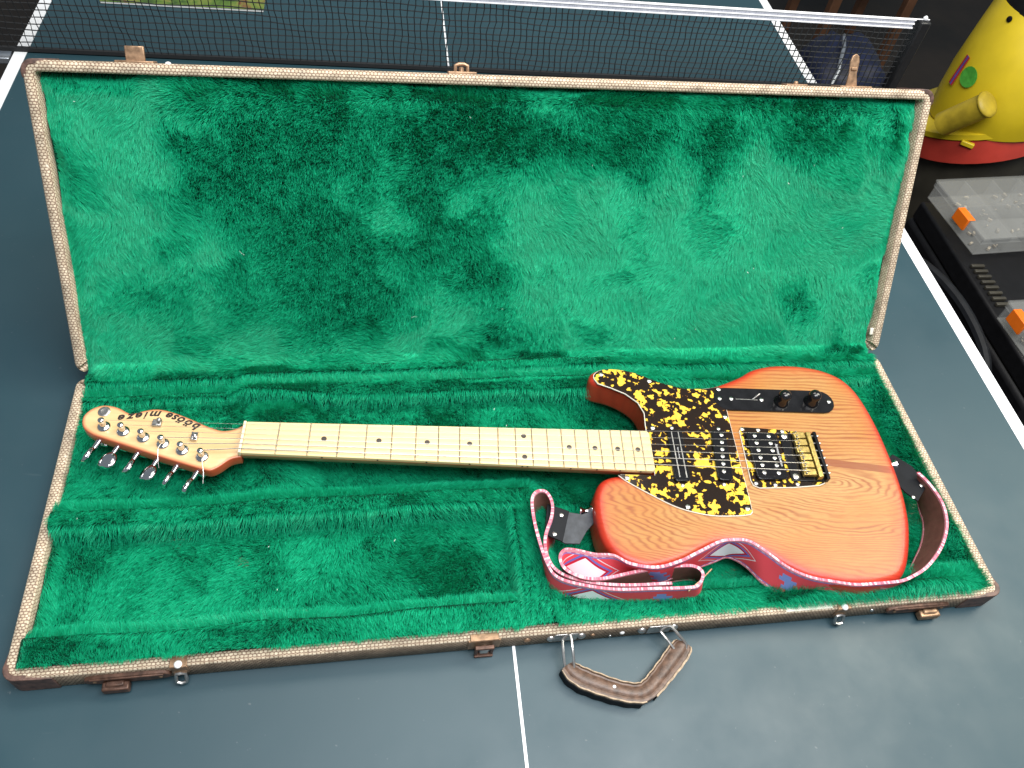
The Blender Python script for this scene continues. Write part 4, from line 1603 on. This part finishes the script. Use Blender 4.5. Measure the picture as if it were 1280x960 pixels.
def ribbon(name, side, mat, t0, t1, a0=0.0, a1=1.0, rows=nrow):
    """one layer of the strap between thicknesses t0..t1 along the local normal"""
    V, F, UV = [], [], []
    s = 0.0
    n = len(A)
    for i in range(n):
        if i:
            s += ((A[i] + B[i]) / 2 - (A[i - 1] + B[i - 1]) / 2).length
        t = ((A[min(i + 1, n - 1)] + B[min(i + 1, n - 1)]) - (A[max(i - 1, 0)] + B[max(i - 1, 0)])).normalized()
        d = (B[i] - A[i]).normalized()
        nn = t.cross(d).normalized() * side
        for lay in (t0, t1):
            for r in range(rows):
                f = a0 + (a1 - a0) * r / (rows - 1)
                V.append(A[i].lerp(B[i], f) + nn * lay)
                UV.append((s, f))
    R = rows * 2
    for i in range(n - 1):
        for r in range(rows - 1):
            a = i * R + r
            F.append((a, a + 1, a + 1 + R, a + R))
            a = i * R + rows + r
            F.append((a + 1, a, a + R, a + R + 1))
        for r0, r1 in ((0, rows), (rows * 2 - 1, rows - 1)):
            F.append((i * R + r0, i * R + R + r0, i * R + R + r1, i * R + r1))
    me = bpy.data.meshes.new(name)
    me.from_pydata([tuple(v) for v in V], [], F)
    me.materials.append(MATS[mat])
    uv = me.uv_layers.new(name="UVMap")
    for lp_ in me.loops:
        uv.data[lp_.index].uv = UV[lp_.vertex_index]
    me.polygons.foreach_set("use_smooth", [True] * len(me.polygons))
    me.set_sharp_from_angle(angle=math.radians(55))
    o = bpy.data.objects.new(name, me)
    COL.objects.link(o)
    o.parent = strap
    return o


ribbon("woven_band", 1, "strap_weave", 0.0002, 0.0012)
ribbon("leather_backing", -1, "strap_back", 0.0, 0.0013)
ribbon("edge_binding", 1, "strap_edge", -0.0016, 0.0016, -0.03, 0.035, 3)
ribbon("edge_binding", 1, "strap_edge", -0.0016, 0.0016, 0.965, 1.03, 3)


def leather(name, poly, z0, z1, mat, tilt=None):
    mb = MB()
    pts = [Vector((x * MM, y * MM, 0)) - off for x, y in poly]
    n = len(pts)
    vs = []
    for lay in (0, 0.0024):
        for q, p in enumerate(pts):
            zz = (z0[q] if isinstance(z0, (list, tuple)) else z0) * MM - off.z + lay
            vs.append((p.x, p.y, zz))
    area2 = sum(pts[i].x * pts[(i + 1) % n].y - pts[(i + 1) % n].x * pts[i].y for i in range(n))
    fs = [tuple(range(n - 1, -1, -1)), tuple(range(n, 2 * n))] + [(k, (k + 1) % n, (k + 1) % n + n, k + n) for k in range(n)]
    if area2 < 0:
        fs = [f[::-1] for f in fs]
    mb.add(vs, fs)
    return mb.build(name, mat, strap, bevel=0.0006)


leather("leather_end", [(70, -131), (86, -133), (94, -130), (100, -122), (103, -127), (99, -143), (89, -153), (78, -169), (61, -169), (56, -166)], [54, 51, 49, 47, 47, 47, 48, 50, 53, 54], 0, "leather_grey")
le = leather("leather_end", [(47, -121), (71, -131), (58, -168), (39, -158)], [57, 56, 55.5, 56], 0, "leather_black")
re_ = leather("leather_end", [(506, -63), (520, -84), (527, -113), (503, -136), (494, -121), (488, -99), (492, -72)], [44, 49, 53, 53, 50, 46, 43], 0, "leather_black")
for (x, y, z), par in (((61, -136, 58.5), le), ((50, -159, 58.4), le), ((517, -115, 55.0), re_), ((500, -130, 54.2), re_)):
    mb = MB()
    mb.lathe([(0.0026, 0), (0.0024, 0.001), (0.0012, 0.0016), (0.0003, 0.0017)], 12, Matrix.Translation(Vector((x, y, z)) * MM - off))
    mb.build("rivet", "steel", par, smooth=True)
mb = MB()
mb.tube([tuple(Vector((219, -209, 57)) * MM - off), tuple(Vector((205, -220, 58)) * MM - off), tuple(Vector((187, -232, 55)) * MM - off)], 0.0009, 6)
mb.build("buckle_prong", "old_brass", strap, smooth=True)

# ================================================================== BACKGROUND THINGS
# vacuum cleaner on the floor
vc = empty("vacuum_cleaner", (1.50, 1.16, -0.76))
tag(vc, "yellow and red drum vacuum cleaner standing behind the table's right edge", "vacuum cleaner")
vo = Vector((1.50, 1.16, -0.76))
up = Vector((0, 0, 1))
rt = Vector((0.73, -0.683, 0))
ax = (up * math.cos(math.radians(25)) - rt * math.sin(math.radians(25))).normalized()
C0 = Vector((1.485, 1.177, -0.30)) - vo


def loft(name, rings, mat, n=40, cap=True):
    """rings: (centre, radius, axis)"""
    V, F = [], []
    for c, r, a in rings:
        x = Vector((0, 1, 0)).cross(a).normalized()
        y = a.cross(x)
        for k in range(n):
            th = 2 * PI * k / n
            V.append(c + (x * math.cos(th) + y * math.sin(th)) * r)
    for i in range(len(rings) - 1):
        for k in range(n):
            j = (k + 1) % n
            F.append((i * n + k, i * n + j, i * n + n + j, i * n + n + k))
    if cap:
        F += [tuple(range(n - 1, -1, -1)), tuple(range((len(rings) - 1) * n, len(rings) * n))]
    mb = MB()
    mb.add(V, F)
    return mb.build(name, mat, vc, smooth=True, angle=40)


loft("drum", [(Vector((0.02, -0.03, 0.0)), 0.125, up), (Vector((0.0, 0.0, 0.30)), 0.150, up), (C0 + ax * 0.005, 0.158, ax)], "tub_grey")
loft("drum_rim", [(C0 - ax * 0.012, 0.184, ax), (C0 - ax * 0.008, 0.191, ax), (C0 + ax * 0.050, 0.188, ax), (C0 + ax * 0.054, 0.178, ax)], "red_plastic")
hd = loft("head_flange", [(C0 + ax * 0.0545, 0.178, ax), (C0 + ax * 0.056, 0.192, ax), (C0 + ax * 0.070, 0.192, ax), (C0 + ax * 0.074, 0.180, ax), (C0 + ax * 0.080, 0.165, ax)], "yellow_plastic")
cs_ = [Vector(p) - vo for p in ((1.472, 1.152, -0.232), (1.462, 1.148, -0.180), (1.455, 1.147, -0.130), (1.452, 1.152, -0.03), (1.466, 1.178, 0.045))]
loft("head", [(cs_[0], 0.154, (ax + up).normalized()), (cs_[1], 0.152, (ax + up * 2).normalized()), (cs_[2], 0.147, up), (cs_[3], 0.135, up), (cs_[4], 0.122, up)], "yellow_plastic")
loft("top_cap", [(cs_[4] + Vector((0.012, -0.012, -0.034)), 0.131, up), (cs_[4] + Vector((0, 0, 0.05)), 0.12, up), (cs_[4] + Vector((0, 0, 0.075)), 0.10, up), (cs_[4] + Vector((0, 0, 0.085)), 0.06, up)], "black_rough")
cd_ = Vector((-0.683, -0.73, 0))      # towards the camera
pA = Vector((1.345, 1.052, -0.125)) - vo + cd_ * 0.045
pB = Vector((1.290, 1.070, -0.205)) - vo
mb = MB()
mb.tube([tuple(pB - (pA - pB) * 0.2), tuple(pB), tuple(pA)], 0.030, 20)
hp = mb.build("hose_port", "yellow_dull", vc, smooth=True, angle=50)
mb = MB()
mb.lathe([(0.031, 0), (0.033, 0.002), (0.032, 0.006), (0.024, 0.010), (0.001, 0.011)], 20, frame_to(pA, (pA - pB)))
mb.build("port_cap", "yellow_dull", hp, smooth=True, angle=60)


def head_r(z):
    zs_ = [-0.232, -0.18, -0.13, -0.03, 0.045]
    return np.interp(z, zs_, [0.168, 0.158, 0.150, 0.135, 0.122])


def sticker(name, pts, mat):
    """pts: (angle offset from the camera direction in rad, z) polygon wrapped on the head"""
    V = []
    for lay in (0.0008, 0.0016):
        for a, z in pts:
            c = Vector((np.interp(z, [-0.232, -0.13, -0.03], [1.472, 1.455, 1.452]), np.interp(z, [-0.232, -0.13, -0.03], [1.152, 1.147, 1.152]), z)) - vo
            th = math.atan2(cd_.y, cd_.x) + a
            V.append(c + Vector((math.cos(th), math.sin(th), 0)) * (head_r(z) + lay))
    n = len(pts)
    mb = MB()
    mb.add(V, [tuple(range(n - 1, -1, -1)), tuple(range(n, 2 * n))] + [(k, (k + 1) % n, (k + 1) % n + n, k + n) for k in range(n)])
    return mb.build(name, mat, vc)


sticker("round_sticker", [(-0.62 + 0.17 * math.cos(2 * PI * k / 16), -0.112 + 0.024 * math.sin(2 * PI * k / 16)) for k in range(16)], "sticker_green")
for a0, m_ in ((-0.94, "sticker_red"), (-0.90, "sticker_blue"), (-0.86, "sticker_red")):
    sticker("stripe_sticker", [(a0, -0.155), (a0 + 0.036, -0.155), (a0 + 0.036, -0.08), (a0, -0.08)], m_)
mb = MB()
mb.lathe([(0.007, 0), (0.007, 0.002), (0.004, 0.003)], 14, frame_to(Vector((1.462, 1.168, 0.028)) - vo + Vector((-0.97, -0.25, 0)).normalized() * 0.1265, (-0.97, -0.25, 0.1)))
mb.build("vent_hole", "black_rough", vc, smooth=True)
mb = MB()
mb.box(-0.016, 0.016, -0.006, 0.006, -0.010, 0.010, 0, frame_to(C0 + ax * 0.055 + Vector((-0.60, -0.80, 0)) * 0.187, (-0.6, -0.8, 0)))
mb.build("clip", "yellow_plastic", vc, bevel=0.002)


# small-parts organisers
def organiser(loc, rz, sx, sy, h, label, latches):
    o = empty("parts_organiser", loc, (0, 0, rz))
    tag(o, label, "organiser")
    mb = MB()
    mb.box(0, sx, 0, sy, 0, 0.002)
    for a, b, c, d in ((0, sx, 0, 0.002), (0, sx, sy - 0.002, sy), (0, 0.002, 0.002, sy - 0.002), (sx - 0.002, sx, 0.002, sy - 0.002)):
        mb.box(a, b, c, d, 0.002, h)
    body = mb.build("tray", "clear", o)
    mb = MB()
    mb.box(-0.004, sx + 0.004, -0.004, sy + 0.004, h, h + 0.004)
    mb.box(-0.004, sx + 0.004, -0.004, -0.001, h - 0.012, h)
    mb.box(-0.004, -0.001, -0.001, sy + 0.001, h - 0.012, h)
    mb.build("cover", "clear", o, bevel=0.0008)
    for k in range(1, 4):
        mb = MB()
        mb.box(sx * k / 4 - 0.001, sx * k / 4 + 0.001, 0.0025, sy - 0.0025, 0.002, h - 0.001)
        mb.build("divider", "clear", o)
    mb = MB()
    mb.box(0.0025, sx - 0.0025, sy * 0.55 - 0.001, sy * 0.55 + 0.001, 0.002, h - 0.002)
    mb.build("divider", "clear", o)
    rs = random.Random(5)
    mb = MB()
    for q in range(60):
        x, y = rs.uniform(0.01, sx - 0.01), rs.uniform(0.01, sy - 0.01)
        s_ = rs.uniform(0.002, 0.006)
        mb.box(-s_, s_, -s_ * 0.5, s_ * 0.5, 0, s_, 0, T(x, y, 0.0022 + rs.uniform(0, 0.004), rs.uniform(0, 3)))
    pt = mb.build("small_parts", "small_parts", o)
    pt["kind"] = "stuff"
    for y in latches:
        mb = MB()
        mb.box(-0.011, -0.0045, y - 0.022, y + 0.022, h - 0.022, h + 0.007)
        mb.box(-0.0045, 0.008, y - 0.022, y + 0.022, h + 0.0045, h + 0.007)
        mb.build("latch", "orange_plastic", o, bevel=0.0015)
    return o


organiser((1.158, 0.628, -0.250), 0.10, 0.30, 0.195, 0.046, "clear plastic small-parts organiser with an orange latch below the vacuum cleaner", (0.075,))
organiser((1.140, 0.300, -0.262), 0.06, 0.30, 0.150, 0.046, "clear plastic organiser at the right picture edge, its orange latch just showing", (0.105,))

# black tool box that carries both organisers
tb = empty("tool_box", (1.30, 0.54, -0.76))
tag(tb, "black ribbed plastic tool box beneath the clear organisers", "tool box")
mb = MB()
mb.box(-0.17, 0.22, -0.29, 0.295, 0.0, 0.445)
mb.build("body", "black_rough", tb, bevel=0.012)
mb = MB()
mb.box(-0.165, 0.215, -0.285, 0.29, 0.446, 0.4935)
mb.build("lid", "black_rough", tb, bevel=0.006)
for k in range(8):
    mb = MB()
    y = -0.055 + 0.0165 * k
    mb.box(-0.150, -0.118, y, y + 0.008, 0.4937, 0.5015)
    mb.build("rib", "tub_grey", tb, bevel=0.0015)


# soft bags: subdivided lumps
def lump(name, c, r, mat, label, cat, seed, amp=0.18, sq=0.75):
    o = empty(name, (c[0], c[1], -0.76))
    tag(o, label, cat)
    rs = np.random.RandomState(seed)
    V, F = [], []
    nu, nv = 36, 20
    h = c[2] + 0.76
    for j in range(nv + 1):
        ph = PI * j / nv
        for i in range(nu):
            th = 2 * PI * i / nu
            d = np.array([math.copysign(abs(math.cos(th)) ** sq, math.cos(th)) * math.sin(ph) ** sq, math.copysign(abs(math.sin(th)) ** sq, math.sin(th)) * math.sin(ph) ** sq, math.copysign(abs(math.cos(ph)) ** sq, math.cos(ph))])
            nse = float(vnoise(np.array([d[0] * 1.3 + d[2]]), np.array([d[1] * 1.3 - d[2]]), 0.55, seed)[0] * amp * 2 + vnoise(np.array([d[0] * 2.0 + 3 * d[2]]), np.array([d[1] * 2.0]), 0.35, seed + 1)[0] * amp)
            V.append((d[0] * r[0] * (1 + nse), d[1] * r[1] * (1 + nse), max(0.0, h + d[2] * r[2] * (1 + nse))))
    for j in range(nv):
        for i in range(nu):
            k = (i + 1) % nu
            F.append((j * nu + i, (j + 1) * nu + i, (j + 1) * nu + k, j * nu + k))
    mb = MB()
    mb.add(V, F)
    mb.build("sack", mat, o, smooth=True, angle=80)
    return o


bag = lump("tool_bag", (0.975, 0.50, -0.53), (0.135, 0.34, 0.235), "bag_black", "soft black bag with carrying straps on the floor beside the table edge", "bag", 61)
for pts in ([(-0.10, 0.20, 0.46), (-0.03, 0.12, 0.50), (0.02, 0.02, 0.50), (0.05, -0.10, 0.49), (0.06, -0.22, 0.44)], [(0.00, 0.22, 0.46), (0.05, 0.12, 0.50), (0.085, 0.0, 0.505), (0.10, -0.12, 0.48), (0.095, -0.2, 0.43)]):
    mb = MB()
    mb.tube(catmull(pts, 5, False), 0.011, 8)
    mb.build("carrying_strap", "leather_black", bag, smooth=True)
bb = lump("blue_sack", (1.46, 1.86, -0.60), (0.13, 0.16, 0.16), "bag_blue", "dark blue sack on the floor seen through the net", "sack", 71, 0.12)
mb = MB()
mb.tube([(-0.11, -0.14, 0.22), (-0.08, -0.10, 0.28), (-0.06, -0.04, 0.33), (-0.04, 0.02, 0.34)], 0.007, 8)
mb.build("pull_cord", "grey_metal", bb, smooth=True)
lump("blue_pouch", (1.135, 0.235, -0.56), (0.055, 0.10, 0.20), "bag_blue", "small dark blue pouch at the right edge beside the black bag", "pouch", 81, 0.1)

# wooden stool behind the net
stl = empty("wooden_stool", (1.72, 2.42, -0.76))
tag(stl, "brown wooden stool in the dark behind the net", "stool")
mb = MB()
mb.box(-0.18, 0.18, -0.18, 0.18, 0.40, 0.43)
mb.build("seat", "wood_brown", stl, bevel=0.006)
for sx in (-1, 1):
    for sy in (-1, 1):
        mb = MB()
        mb.box(sx * 0.15 - 0.018, sx * 0.15 + 0.018, sy * 0.15 - 0.018, sy * 0.15 + 0.018, 0.0, 0.40)
        mb.build("leg", "wood_brown", stl, bevel=0.003)

# magazine and sheet on the far half of the table
mg = empty("magazine", (-0.505, 1.165, 0.0))
tag(mg, "green printed magazine lying on the far half of the table", "magazine")
mb = MB()
mb.box(-0.150, 0.150, -0.135, 0.10, 0.0012, 0.005, 0)
mb.build("pages", "paper", mg)
mb = MB()
mb.box(-0.151, 0.151, -0.136, 0.101, 0.0052, 0.0056)
mb.build("cover", "magazine", mg)
